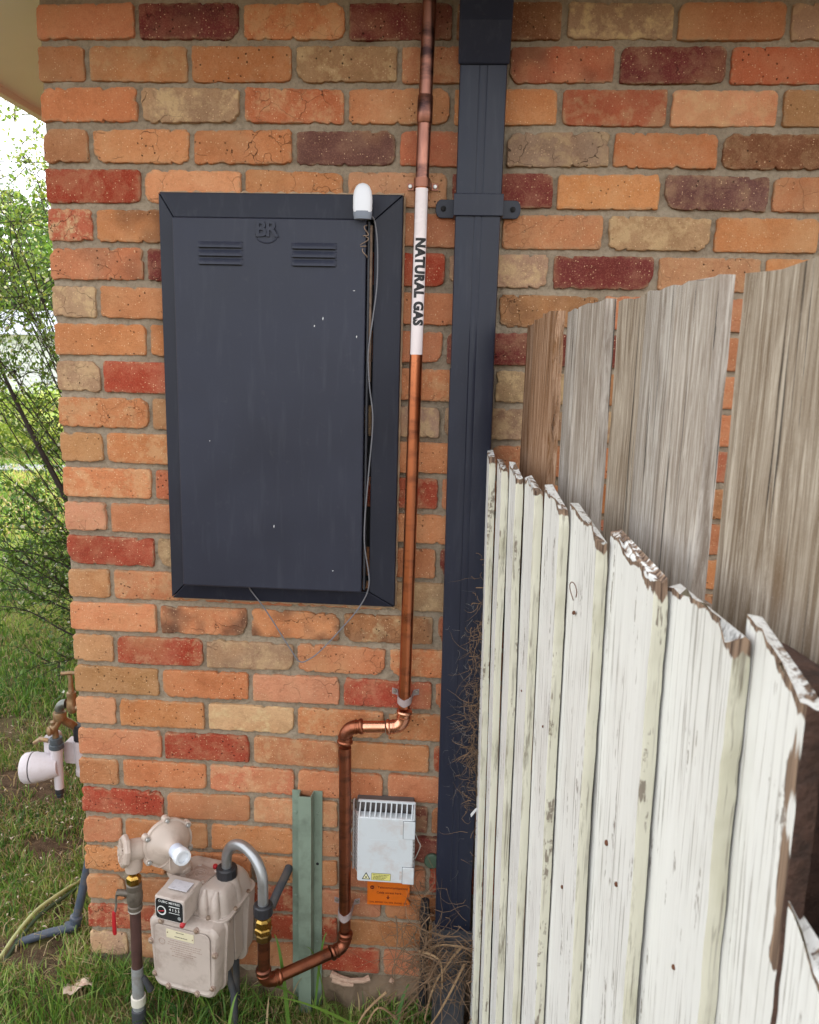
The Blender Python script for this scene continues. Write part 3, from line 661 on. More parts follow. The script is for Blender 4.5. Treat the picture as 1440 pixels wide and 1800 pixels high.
MB().prism([(.8485, .3545), (.8515, .3545), (.8515, .3485), (.8548, .3495), (.85, .3425), (.8452, .3495), (.8485, .3485)], lambda a, b, c: (a, c, b), -.0131, -.0124).build('arrow', DRED, sg, smooth=0)
MB().lathe([(.0056, 0), (.0056, .0005)], (.8065, -.0125, .377), (0, -1, 0), 18).build('roundel', DRED, sg)
MB().box(.8033, .8097, -.0133, -.0129, .3762, .3778).build('roundel_bar', ORG, sg, smooth=0)
# green round cover and dark conduit behind the downpipe
gc = MB().lathe([(.021, 0), (.021, .006), (.018, .009), (.004, .0095)], (.966, -.004, .463), (0, -1, 0), 20).build('round_cover', pmat('green_enamel', rgb(82, 104, 84), .5, 0, .15, 30), None); tag(gc, 'small green round cover on the bricks beside the downpipe', 'wall cover')
dc = thing('dark_conduit', 'dark stub of conduit standing by the foot of the downpipe', 'conduit', (.952, -.03, 0))
MB().tube([(.9535, -.03, -.05), (.953, -.03, .16), (.9515, -.028, .36)], .0115, 14).build('tube', RUBBER, dc); MB().lathe([(.0115, 0), (.015, .002), (.015, .03), (.0115, .032)], (.9517, -.028, .30), (0, 0, 1), 14).build('coupling', RUBBER, dc)

# ------------------------------------------------------------------ green steel channel
GRN = pmat('sage_green_steel', rgb(134, 150, 134), .5, 0, .1, 10, .15, 90, rgb(78, 80, 70), .55, 9)
po = thing('steel_channel', 'sage green steel hat channel standing against the wall behind the copper pipe', 'channel', (.627, -.01, -.1))
zt_, zb_ = .647, -.12
prof = [(.586, -.004), (.606, -.004), (.609, -.036), (.643, -.036), (.646, -.004), (.6675, -.004)]
prin = [(.586, -.0015), (.6085, -.0015), (.6115, -.0335), (.6405, -.0335), (.6435, -.0015), (.6675, -.0015)]
vs_ = [(x, y, z) for z in (zb_, zt_) for x, y in prof] + [(x, y, z) for z in (zb_, zt_) for x, y in prin]; n6 = 6; fs_ = []
for q in range(5): fs_ += [(q, q + 1, q + 7, q + 6), (12 + q, 18 + q, 19 + q, 13 + q), (6 + q, 7 + q, 19 + q, 18 + q), (q, 12 + q, 13 + q, q + 1)]
fs_ += [(0, 6, 18, 12), (5, 17, 23, 11)]
MB().add(vs_, fs_).build('channel_body', GRN, po, smooth=0)
for x, z in ((.595, .582), (.655, .582), (.595, .33), (.595, .24), (.655, .235), (.655, .19)): MB().lathe([(.0046, 0), (.004, .002), (.001, .0028)], (x, -.004, z), (0, -1, 0), 12).build('rivet', GRN, po)
MB().lathe([(.0042, 0), (.0042, .0006)], (.655, -.004, .431), (0, -1, 0), 14).build('hole', BLACK, po)
cdt = MB().tube(smooth_pts([(.576, .0, .412), (.571, -.03, .404), (.561, -.07, .39), (.551, -.105, .368)], 5), .0115, 12).build('grey_conduit', PVC, None); tag(cdt, 'dark grey conduit coming out of the wall behind the bent meter pipe', 'conduit')

# ------------------------------------------------------------------ gas meter
MET = pmat('meter_enamel', rgb(194, 180, 170), .42, 0, .05, 14, .12, 70, rgb(132, 112, 100), .45, 16, .001)
METD = pmat('meter_enamel_dirty', rgb(172, 150, 138), .55, 0, .1, 30, .3, 90, rgb(104, 86, 74), .6, 30)
SCR = pmat('rusty_screw', rgb(170, 150, 132), .5, .5, .3, 80, .3, 200, rgb(110, 64, 40), .7, 60)
REDP = pmat('red_plastic', rgb(182, 32, 42), .4, 0, .1, 40)
gm = thing('gas_meter', 'beige metal gas meter with black dial standing low against the wall', 'gas meter', (.374, -.1065, .19), R(-12.75))
def sect(w_, ins, hb=.089, ht=.1005, z0=-.004, z1=.198):
    """one rounded trapezoid section of the lower case at depth w_"""
    P = []
    r_ = .024
    base = rrect(-(.0945 - ins), (.0945 - ins), z0 + ins, z1 - ins, max(.004, r_ - ins * .5), 6)
    for x, z in base:
        t = (z - z0) / (z1 - z0); P.append((x * (hb + (ht - hb) * t) / .0945, w_, z))
    return P
lc = MB().loft([sect(-.103, .020), sect(-.1065, .013), sect(-.1045, .006), sect(-.098, .0012), sect(-.066, .0), sect(-.064, -.005), sect(-.054, -.005), sect(-.052, .009), sect(-.02, .012), sect(.03, .012), sect(.044, .009), sect(.046, -.005), sect(.056, -.005), sect(.058, .0), sect(.092, .0012), sect(.1, .012)])
case = lc.build('lower_case', MET, gm, smooth=35, local=True)
MB().prism(rrect(-.078, .078, .022, .182, .016), lambda a, b, c: (a, c, b), -.1078, -.1055).build('front_panel', MET, gm, smooth=40, local=True, bevel=.001)
for wz in ((-.045, .035, .03, .165), (.062, .09, .03, .165)):
    pass
for k, (a, b) in enumerate(((-.044, -.012), (-.004, .036))): MB().prism(rrect(a, b, .03, .165, .008), lambda p, q, c: (c, p, q), .079, .0905).build('side_panel', MET, gm, smooth=40, local=True, bevel=.0015)
for x, z in ((-.091, .126), (-.083, .034), (-.045, .006), (.038, .006), (.081, .033), (.090, .129), (.041, .186), (-.06, .19)):
    sc_ = MB().lathe([(.0085, .002), (.0085, -.004)], (x, -.1035, z), (0, 1, 0), 16).build('screw_well', METD, gm, local=True)
    MB().lathe([(.0056, 0), (.0056, .0035), (.0035, .0052), (.001, .0055)], (x, -.1065, z), (0, -1, 0), 14).build('screw', SCR, sc_, local=True)
# upper case, tapering, with pleats and two bosses
def usec(z, u0, u1, w0, w1, r_): return [(x, y, z) for x, y in rrect(u0, u1, w0, w1, r_, 7)]
MB().loft([usec(.186, -.101, .101, -.07, .098, .03), usec(.198, -.103, .103, -.072, .1, .03), usec(.202, -.096, .098, -.066, .094, .028), usec(.23, -.09, .094, -.064, .088, .028), usec(.252, -.08, .088, -.058, .075, .026), usec(.262, -.072, .08, -.05, .066, .022), usec(.264, -.066, .074, -.044, .06, .02)]).build('upper_case', MET, gm, smooth=38, local=True)
for x, w0, r0, r1 in ((.060, .014, .038, .027), (-.062, -.004, .038, .027)):
    MB().lathe([(r0 + .004, -.07), (r0, -.04), (r1 + .003, -.008), (r1, 0), (r1 - .003, .004)], (x, w0, .262), (0, 0, 1), 28).build('pipe_boss', MET, gm, smooth=40, local=True)
for x in (.038, .07): MB().tube([(x, -.062, .196), (x, -.0655, .225), (x - .002, -.061, .247), (x - .004, -.05, .262)], [.014, .013, .011, .006], 14).build('pleat', MET, gm, smooth=50, local=True)
MB().loft([usec(.1925, -.106, .106, -.076, .103, .031), usec(.199, -.106, .106, -.076, .103, .031)]).build('flange', MET, gm, smooth=40, local=True, bevel=.0015)
for x, y in ((.054, -.071), (.101, -.02), (.101, .05)): MB().lathe([(.0062, -.003), (.0062, .003), (.004, .005), (.001, .0052)], (x, y, .2), (0, 0, 1), 10).build('flange_screw', SCR, gm, local=True)
# index housing, window and dial
ix = MB().box(-.0625, .0215, -.126, -.05, .213, .277).build('index_housing', MET, gm, smooth=0, local=True, bevel=.004, seg=3)
MB().add([(-.058, -.118, .276), (.018, -.118, .276), (.022, -.05, .284), (-.062, -.05, .284), (-.058, -.118, .262), (.018, -.118, .262), (.022, -.04, .262), (-.062, -.04, .262)], [(0, 1, 2, 3), (0, 4, 5, 1), (1, 5, 6, 2), (2, 6, 7, 3), (3, 7, 4, 0)]).build('index_roof', MET, gm, smooth=0, local=True, bevel=.003)
dpl = MB().prism(rrect(-.0585, .0175, .2175, .2725, .009), lambda a, b, c: (a, c, b), -.1272, -.125)
dpl = dpl.build('dial_plate', pmat('dial_black', rgb(38, 42, 44), .25, 0, .1, 30, .05), ix, smooth=40, local=True)
MB().prism(rrect(-.0605, .0195, .2155, .2745, .010), lambda a, b, c: (a, c, b), -.1266, -.124).build('window_rim', pmat('window_rim', rgb(205, 196, 190), .4), ix, smooth=40, local=True)
fm = lambda cx, cz, y: (lambda a, b, c: (cx + a, y - c, cz + b))
WINK = pmat('white_print', rgb(222, 224, 222), .5); 
text_mb('CUBIC METRES', .0085, fm(-.0205, .2655, -.1273), .0001, .0001, spacing=1.08).build('print', WINK, dpl, smooth=0, local=True)
MB().lathe([(.0125, 0), (.0125, .0004)], (-.042, -.1273, .2405), (0, -1, 0), 26).build('test_dial', WINK, dpl, local=True)
MB().lathe([(.0095, 0), (.0095, .0006)], (-.0425, -.1273, .2412), (0, -1, 0), 22).build('test_dial_face', MATS['dial_black'], dpl, local=True)
MB().obox((-.043, -.1282, .2395), (.0085, 0, .0022), (0, .0003, 0), (-.0003, 0, .0011)).build('pointer', REDP, dpl, smooth=0, local=True)
MB().box(-.021, .0085, -.1277, -.127, .2555, .2575).box(-.021, .0085, -.1277, -.127, .2388, .2398).build('digit_rule', WINK, dpl, smooth=0, local=True)
text_mb('4 1 5 5', .0105, fm(-.006, .2475, -.1273), .0001, .0001).build('digits', WINK, dpl, smooth=0, local=True)
MB().lathe([(.0048, 0), (.0048, .0005)], (.0075, -.1273, .2285), (0, -1, 0), 18).build('approval_mark', pmat('grey_print', rgb(140, 146, 146), .5), dpl, local=True)
MB().box(-.041, .012, -.1, -.066, .2835, .2852).build('paper_label', pmat('faded_label', rgb(206, 204, 210), .5, 0, .05, 60, .1, 90, rgb(150, 150, 156), .5, 90), gm, smooth=0, local=True)
MB().lathe([(.0065, -.008), (.0065, .004), (.005, .0065), (.001, .0068)], (.0155, -.126, .2135), (.1, -1, -.35), 14).build('red_seal', REDP, gm, local=True)
MB().lathe([(.0065, -.004), (.0065, .005), (.005, .0075), (.001, .0078)], (.016, .031, .266), (0, 0, 1), 14).build('red_seal', REDP, gm, local=True)
MB().lathe([(.008, -.01), (.008, .003), (.004, .0045)], (-.035, -.109, .208), (0, -1, -.1), 14).build('plug', MET, gm, local=True)
tpk = MB().prism([(-.045, -.036), (.022, -.042), (.034, .018), (-.028, .03)], lambda a, b, c: (a, b, c), .2635, .2685).build('top_plate', METD, gm, smooth=0, local=True, bevel=.0012)
for r_ in (.020, .0125, .006): MB().tube([(-.006 + r_ * math.cos(a), -.008 + r_ * math.sin(a), .2686) for a in np.linspace(0, 2 * math.pi, 29)], .0012, 6, False).build('embossed_ring', METD, tpk, local=True)
for x, y in ((-.039, -.031), (.018, -.036), (.028, .014), (-.025, .024)): MB().lathe([(.0048, 0), (.004, .0028), (.001, .0032)], (x, y, .2684), (0, 0, 1), 12).build('screw', MET, tpk, local=True)
rp = MB().prism(rrect(-.044, .034, .151, .1745, .001), lambda a, b, c: (a, c, b), -.1089, -.1077).build('rating_plate', pmat('rating_plate', rgb(232, 222, 190), .45, .1, .05, 30), gm, smooth=0, local=True)
scribble(-.016, .006, .170, .0018, lambda a, b, c: (a, -.1089 - c * .0003, b), rs, .001, .003, .0006).build('print', INK, rp, smooth=0, local=True)
scribble(-.02, .016, .158, .0028, lambda a, b, c: (a, -.1089 - c * .0003, b), rs, .0012, .0024, .0012).build('print', INK, rp, smooth=0, local=True)
for x, z in ((-.0405, .1655), (.0305, .160)): MB().lathe([(.0018, 0), (.0014, .001)], (x, -.1089, z), (0, -1, 0), 8).build('rivet', SCR, rp, local=True)
for k, (a, b) in enumerate(((-.035, .02), (-.04, .055), (-.042, .05), (-.03, .055), (-.035, .03), (-.03, .04), (-.022, .03), (-.03, .01))):
    scribble(a, b, .144 - k * .0062, .0019, lambda p, q, c: (p, -.1076 - c * .0007, q), rs, .002, .007, .0016).build('raised_text', METD, gm, smooth=0, local=True)
MB().tube([(-.058 + .0085 * math.cos(a), -.108, .135 + .0085 * math.sin(a)) for a in np.linspace(0, 2 * math.pi, 25)], .0007, 6, False).build('embossed_ring', METD, gm, local=True)
for x, y in ((-.05, .07), (.05, .07)): MB().tube([(x, y, -.3), (x, y, .01)], .009, 12).build('support_leg', PVC, gm, local=True)
MB().tube([(.09, -.012, -.32), (.088, -.012, -.06), (.06, .0, .0)], .0095, 12).build('support_leg', PVC, gm, local=True)

# ------------------------------------------------------------------ gooseneck from the meter to the copper pipe
GAL = pmat('galvanised_steel', rgb(176, 178, 180), .35, .75, .1, 30, .15, 160); BRASS = pmat('brass', rgb(196, 158, 84), .25, 1.0, .2, 60, .1, 160, rgb(90, 66, 34), .5, 30)
gn = thing('gooseneck_pipe', 'bent silver steel gas pipe arching out of the gas meter', 'pipe', (.437, -.108, .45))
A_, B_ = Vector((.4355, -.1065, .455)), Vector((.5515, -.189, .455)); md = (A_ + B_) / 2; hv_ = (B_ - A_) / 2; rad = hv_.length; zc = .497
pts = [A_] + [Vector((md.x, md.y, zc)) - hv_ * math.cos(t) + Vector((0, 0, rad * math.sin(t))) for t in np.linspace(0, math.pi, 25)] + [B_ - Vector((0, 0, .02))]
MB().tube(pts, .0132, 22).build('bent_tube', GAL, gn)
def ribnut(o, h, r_, mat, par, n=24, name='union_nut'):
    m_ = MB(); rings = []
    for hh, k in ((0, .9), (.002, 1), (h - .003, 1), (h, .86)): rings.append([(o[0] + r_ * k * (1 + .035 * (i % 2)) * math.cos(2 * math.pi * i / n), o[1] + r_ * k * (1 + .035 * (i % 2)) * math.sin(2 * math.pi * i / n), o[2] + hh) for i in range(n)])
    return m_.loft(rings).build(name, mat, par, smooth=25)
ribnut((.4355, -.1065, .452), .028, .026, RUBBER, gn); ribnut((.5515, -.189, .412), .03, .0235, RUBBER, gn)
bf = MB().lathe([(.018, .0), (.0205, .003), (.0205, .02), (.018, .024), (.0165, .026), (.0165, .032)], (.5515, -.189, .378), (0, 0, 1), 8).build('brass_nut', BRASS, gn, smooth=20)
MB().lathe([(.019, 0), (.0225, .003), (.0225, .014), (.019, .0175)], (.5515, -.189, .361), (0, 0, 1), 6).build('brass_nut', BRASS, gn, smooth=20)
MB().lathe([(.017, 0), (.0205, .004), (.0205, .018), (.018, .021)], (.5515, -.189, .340), (0, 0, 1), 8).build('brass_tail', pmat('old_brass', rgb(120, 96, 54), .4, .9, .2, 60), gn, smooth=20)

# ------------------------------------------------------------------ regulator
gr = thing('gas_regulator', 'beige disc-shaped gas regulator with white cap above the gas meter', 'regulator', (.288, -.125, .45))
REG = pmat('regulator_enamel', rgb(198, 181, 168), .33, 0, .04, 14, .08, 70, rgb(150, 128, 116), .3, 20)
rc = Vector((.288, -.122, .549)); ax_ = Vector((.66, -.74, .12)).normalized()
t_, u_, v_ = frame_of(ax_)
MB().lathe([(.040, -.034), (.050, -.026), (.056, -.012), (.0625, -.007), (.0635, .0), (.0625, .005), (.0575, .006), (.054, .012), (.044, .022), (.034, .029), (.0255, .037), (.0205, .044), (.0185, .05)], rc, ax_, 40).build('diaphragm_case', REG, gr, smooth=38)
for k in range(6):
    a = math.pi / 6 + k * math.pi / 3; p_ = rc + (u_ * math.cos(a) + v_ * math.sin(a)) * .0615
    lg = MB().lathe([(.0095, -.012), (.0095, .0055), (.008, .007)], p_, ax_, 14).build('bolt_lug', REG, gr); MB().lathe([(.006, 0), (.006, .0045), (.0045, .006), (.001, .0062)], p_ + ax_ * .007, ax_, 6).build('bolt', SCREW, lg, smooth=20)
MB().lathe([(.0185, .044), (.0182, .075), (.0182, .084)], rc, ax_, 26).build('spring_tower', REG, gr)
MB().lathe([(.0184, .052), (.0188, .053), (.0188, .078), (.0184, .079)], rc, ax_, 26).build('paper_label', pmat('blue_white_label', rgb(208, 216, 232), .5, 0, .08, 90), gr)
MB().lathe([(.0195, .080), (.0215, .082), (.0215, .098), (.0195, .102), (.0145, .102), (.013, .094), (.001, .093)], rc, ax_, 12).build('white_cap', pmat('cap_plastic', rgb(232, 236, 242), .35, 0, .02), gr, smooth=30)
ib = Vector((.308, -.1, .452))
MB().tube(smooth_pts([rc - ax_ * .012 + Vector((.004, -.02, -.03)), rc + Vector((.012, -.0, -.052)), ib + Vector((0, 0, .012)), ib], 6), [.030, .029, .029, .029, .0285, .0285, .028, .028, .027, .027, .027, .0275, .0285, .0295, .0295, .0295, .029, .029, .028][:19], 24).build('outlet_boot', REG, gr, smooth=40)
MB().lathe([(.0285, 0), (.0315, .002), (.0315, .007), (.029, .010), (.0285, .016), (.031, .018), (.031, .023), (.0285, .026)], ib - Vector((0, 0, .004)), (0, 0, 1), 26).build('boot_ring', REG, gr)
MB().obox(rc + ax_ * .028 + Vector((-.012, -.004, -.038)), (.0018, 0, .0), ax_ * .016, (0, 0, .02)).build('web', REG, gr, smooth=0, bevel=.001)
# inlet valve body with ribbed octagonal cap facing left
vb = Vector((.206, -.148, .540)); va = Vector((-.80, -.58, .16)).normalized()
MB().lathe([(.019, -.07), (.020, -.05), (.026, -.035), (.0275, -.012), (.0275, .012), (.03, .016), (.033, .018)], vb, va, 24).build('valve_body', REG, gr, smooth=35)
cap = MB().lathe([(.038, .014), (.0405, .017), (.0405, .024), (.037, .029), (.031, .031), (.0295, .027), (.012, .027), (.011, .031), (.004, .032)], vb, va, 8, R(22)).build('inlet_cap', REG, gr, smooth=25)
t2, u2, v2 = frame_of(va)
for k in range(8):
    a = k * math.pi / 4; d_ = u2 * math.cos(a) + v2 * math.sin(a); MB().obox(vb + va * .0285 + d_ * .0205, d_ * .0095, va.cross(d_) * .0016, va * .003).build('cap_rib', REG, cap, smooth=0)
MB().tube([vb + Vector((.0, -.0, -.005)), vb + Vector((.0, 0, -.03)), vb + Vector((0, 0, -.056))], [.0235, .0235, .021], 20).build('inlet_neck', REG, gr)
MB().tube([vb - va * .05, rc - ax_ * .02 + Vector((-.02, 0, 0))], [.019, .021], 18).build('inlet_tube', REG, gr)

# ------------------------------------------------------------------ riser with ball valve
gv = thing('gas_riser', 'brown and grey gas riser pipe with a ball valve and red lever', 'pipe', (.204, -.149, 0))
X, Y = .2055, -.149
MB().lathe([(.0115, 0), (.0115, .026)], (X, Y, .463), (0, 0, 1), 6).build('brass_nipple', BRASS, gv, smooth=20)
MB().lathe([(.016, 0), (.0185, .002), (.0185, .018), (.0155, .022), (.0135, .024)], (X, Y, .446), (0, 0, 1), 6).build('brass_nut', BRASS, gv, smooth=20)
VAL = pmat('valve_grey', rgb(116, 108, 98), .5, .5, .2, 40, .3, 120, rgb(70, 60, 52), .5, 30)
MB().lathe([(.016, 0), (.0185, .002), (.0185, .012), (.016, .014), (.019, .022), (.0205, .032), (.0205, .046), (.018, .058), (.0195, .061), (.0195, .074), (.017, .076)], (X, Y, .371), (0, 0, 1), 20).build('ball_valve', VAL, gv, smooth=35)
MB().tube([(X - .014, Y - .004, .418), (X - .036, Y - .01, .424)], [.0095, .0085], 12).build('valve_stem', VAL, gv); MB().lathe([(.0085, 0), (.0085, .008)], (X - .034, Y - .0095, .4235), (-1, -.3, .1), 6).build('stem_nut', VAL, gv, smooth=20)
lv = MB().tube(smooth_pts([(X - .040, Y - .012, .427), (X - .044, Y - .013, .405), (X - .0445, Y - .013, .385), (X - .049, Y - .016, .365)], 4), .0032, 8).build('lever', SCREW, gv)
rings = [[(X - .0495 + a * math.cos(t) + dx_, Y - .0165 + b * math.sin(t), z) for t in np.linspace(0, 2 * math.pi, 15)[:-1]] for z, a, b, dx_ in ((.374, .002, .002, 0), (.37, .0048, .003, 0), (.34, .0052, .0032, -.001), (.312, .0056, .0034, -.0005), (.306, .0045, .003, 0), (.304, .001, .001, 0))]
MB().loft(rings).build('red_grip', REDP, lv, smooth=40)
MB().lathe([(.0165, -.004), (.018, 0), (.016, .004)], (X - .0005, Y, .371), (0, 0, 1), 20).build('sealant_ring', pmat('thread_tape', rgb(205, 200, 192), .8), gv)
MB().tube([(X - .0005, Y, .372), (X - .001, Y, .29), (X - .002, Y, .195)], .0138, 18).build('painted_pipe', pmat('brown_pipe_paint', rgb(84, 58, 54), .5, 0, .2, 30, .2, 120, rgb(50, 36, 34), .5, 24), gv)
MB().tube([(X - .002, Y, .2), (X - .0025, Y, .1), (X - .003, Y, -.1)], .0152, 18).build('grey_sleeve', pmat('sleeve_grey', rgb(142, 144, 144), .55, 0, .1, 30, .2, 120, rgb(110, 84, 70), .55, 20), gv)
MB().lathe([(.0155, 0), (.019, .001), (.019, .024), (.0155, .025)], (X - .0025, Y, .088), (0, 0, 1), 20).build('white_collar', pmat('collar_white', rgb(222, 216, 202), .5, 0, .05), gv)
MB().lathe([(.0165, 0), (.0185, .002), (.0185, .06), (.0165, .062)], (X - .003, Y, .012), (0, 0, 1), 20).build('ground_socket', PVC, gv)
tg = MB().tube(smooth_pts([(X + .014, Y - .004, .175), (X + .024, Y + .0, .15), (X + .03, Y + .004, .13)], 4), [.006, .007, .008, .008, .0085, .009, .0095, .0095, .0095], 10).build('earth_tail', PVC, gv)

# ------------------------------------------------------------------ garden tap and watering timers round the corner
TBR = pmat('weathered_brass', rgb(150, 120, 86), .45, .6, .2, 60, .2, 160, rgb(190, 180, 160), .4, 40)
TW = pmat('timer_plastic', rgb(212, 204, 208), .45, 0, .03, 20, .08, 120, rgb(180, 166, 160), .3, 30); TG = pmat('timer_collar', rgb(74, 82, 88), .5, 0, .1, 60)
tp = thing('garden_tap', 'weathered brass garden tap and splitter on the side wall', 'tap', (-.12, .22, .74))
MB().tube([(.0, .225, .742), (-.06, .222, .742), (-.122, .22, .742)], .011, 12).build('wall_pipe', TBR, tp)
MB().lathe([(.010, -.02), (.0155, -.01), (.017, 0), (.015, .016), (.012, .022), (.0135, .03), (.0135, .044), (.009, .046), (.007, .07), (.006, .1)], (-.1265, .22, .745), (0, 0, 1), 16).build('tap_body', TBR, tp)
MB().tube([(-.152, .215, .848), (-.127, .22, .85), (-.1, .225, .848)], [.005, .0065, .005], 10).build('tee_handle', TBR, tp)
MB().tube(arc_pts((-.12, .22, .752), (-.1665, .22, .752), (-.1665, .22, .69), .022, 7), .014, 14).build('spout', pmat('dull_chrome', rgb(120, 122, 116), .35, .7, .2, 40), tp)
MB().lathe([(.0185, 0), (.0195, .003), (.0195, .022), (.0185, .025)], (-.1665, .22, .7), (0, 0, 1), 16).build('union_ring', TBR, tp)
MB().tube([(-.166, .22, .705), (-.175, .212, .688), (-.188, .20, .668)], [.012, .0125, .0125], 12).build('splitter_arm', TBR, tp)
MB().tube([(-.166, .22, .705), (-.15, .24, .68), (-.14, .262, .655)], [.012, .0125, .012], 12).build('splitter_arm', TBR, tp)
MB().lathe([(.0125, 0), (.014, .002), (.014, .008), (.011, .01)], (-.186, .201, .671), (-.6, -.7, .1), 14).build('blank_end', TBR, tp)
MB().tube([(-.18, .205, .70), (-.178, .21, .66), (-.178, .212, .63)], .0095, 10).build('splitter_leg', TBR, tp)
def timer(name, label, x, y, z, s_, drum):
    t = thing(name, label, 'water timer', (x, y, z))
    if drum:
        MB().lathe([(.019, 0), (.0215, .002), (.0215, .014), (.018, .016), (.0185, .018), (.0185, .034), (.016, .036)], (x, y, z - .018), (0, 0, 1), 18).build('collar', TG, t, smooth=25)
        MB().tube([(x, y, z - .015), (x - .002, y, z - .07), (x + .001, y, z - .10), (x + .001, y, z - .148)], [.0175, .0165, .0145, .0135], 16).build('timer_tube', TW, t)
        ax = Vector((-.985, -.13, -.08)); c_ = Vector((x - .006, y, z - .075))
        MB().lathe([(.03, -.01), (.034, .004), (.041, .03), (.044, .05), (.046, .056), (.046, .064)], c_, ax, 28).build('timer_case', TW, t, smooth=35)
        MB().lathe([(.0445, .064), (.0445, .0675)], c_, ax, 28).build('seal_ring', RUBBER, t)
        MB().lathe([(.0465, .0675), (.047, .071), (.0455, .088), (.041, .094), (.02, .097), (.001, .097)], c_, ax, 28).build('timer_cap', TW, t, smooth=35)
        MB().tube([(x - .03, y + .012, z - .0), (x - .055, y + .01, z + .004), (x - .075, y + .008, z - .01)], [.008, .0075, .005], 10).build('lever', TBR, t)
        MB().lathe([(.013, 0), (.013, .024), (.011, .03)], (x + .001, y, z - .165), (0, 0, 1), 14).build('hose_connector', RUBBER, t)
        MB().lathe([(.0105, 0), (.0105, .007)], (x + .001, y, z - .167), (0, 0, 1), 14).build('blue_ring', pmat('blue_ring', rgb(70, 150, 190), .4), t)
        MB().lathe([(.0095, 0), (.0095, .011)], (x + .001, y, z - .178), (0, 0, 1), 14).build('connector_tip', RUBBER, t)
        MB().prism(rrect(x - .045, x - .008, z - .06, z + .015, .01), lambda a, b, c: (a, c, b), y + .01, y + .05).build('timer_back', TW, t, smooth=40)
    else:
        MB().lathe([(.018, 0), (.02, .002), (.02, .05), (.018, .052)], (x, y, z - .04), (0, 0, 1), 16).build('collar', RUBBER, t)
        MB().tube([(x, y, z - .04), (x, y, z - .1), (x + .002, y, z - .135)], [.022, .02, .019], 16).build('timer_tube', TW, t)
        MB().prism(rrect(x - .05, x - .01, z - .115, z - .045, .01), lambda a, b, c: (a, c, b), y - .01, y + .03).build('timer_back', TW, t, smooth=40)
        MB().lathe([(.019, 0), (.021, .004), (.021, .02), (.018, .024)], (x + .002, y, z - .155), (0, 0, 1), 16).build('outlet', TW, t)
timer('water_timer', 'white drum-shaped watering timer hanging from the near side of the tap', -.178, .212, .628, 1, True)
timer('water_timer', 'pale watering timer with black collar hanging behind, nearest the wall', -.128, .262, .655, 1, False)
PV2 = pmat('blue_grey_pvc', rgb(74, 84, 100), .45, 0, .12, 30, .15, 120, rgb(130, 118, 104), .45, 24)
pv = thing('drain_pipe', 'blue-grey plastic pipe with a tee lying on the grass at the wall corner', 'pipe', (-.128, .15, 0))
MB().tube([(-.066, .16, .30), (-.098, .155, .16), (-.127, .15, .045)], .0125, 14).build('upright', PV2, pv)
MB().tube([(-.112, .145, .062), (-.19, .112, .058), (-.268, .077, .046)], .0125, 14).build('ground_run', PV2, pv)
MB().lathe([(.0125, 0), (.017, .002), (.017, .022), (.0185, .024), (.0185, .034), (.0135, .037)], (-.122, .149, .058), (.2, .03, 1), 14).build('tee', PV2, pv, smooth=25)
MB().lathe([(.0175, -.02), (.0175, .018), (.0145, .02)], (-.13, .146, .058), (-.93, -.33, -.03), 14).build('tee_branch', PV2, pv)
hs = MB().tube(smooth_pts([(-.19, .55, .02), (-.2214, .397, .032), (-.232, .2958, .062), (-.262, .1873, .072), (-.272, .0889, .066), (-.275, .032, .056), (-.27, -.12, .04), (-.2, -.35, .02)], 6), .0062, 10).build('garden_hose', pmat('yellow_hose', rgb(176, 178, 120), .5, 0, .15, 30), None); tag(hs, 'pale yellow garden hose crossing the grass at the left edge', 'hose')
hs2 = MB().tube(smooth_pts([(-.18, .53, .012), (-.208, .397, .022), (-.218, .2958, .05), (-.249, .1873, .06), (-.259, .0889, .056), (-.262, .032, .046), (-.257, -.12, .03), (-.19, -.33, .012)], 6), .0062, 10).build('garden_hose', pmat('green_hose', rgb(58, 76, 54), .5, 0, .15, 30), None); tag(hs2, 'dark green garden hose lying beside the yellow hose', 'hose')
# torn scrap
sp = []; sf = []; nu, nv_ = 9, 5
for j in range(nv_):
    for i in range(nu):
        a, b = i / (nu - 1) - .5, j / (nv_ - 1) - .5
        x = -.005 + (a * .075) * .86 - b * .03 * .5; y = -.088 + a * .075 * .5 + b * .034 + .004 * math.sin(i * 2.1) * (1 if j in (0, nv_ - 1) else 0)
        sp.append((x + .012, y, .078 + .012 * a + .006 * math.sin(a * 9) + .004 * math.cos(b * 8)))
for j in range(nv_ - 1):
    for i in range(nu - 1):
        if (i, j) in ((nu - 2, 1), (nu - 2, 2)): continue
        sf.append((j * nu + i, j * nu + i + 1, (j + 1) * nu + i + 1, (j + 1) * nu + i))
scp = MB().add(sp, sf).build('paper_scrap', pmat('torn_paper', rgb(232, 206, 186), .8, 0, .08, 40, .3, 120, rgb(170, 110, 84), .6, 34), None); so_ = scp.modifiers.new('thick', 'SOLIDIFY'); so_.thickness = .001
tag(scp, 'torn pale pink scrap lying in the grass near the gas riser', 'scrap')

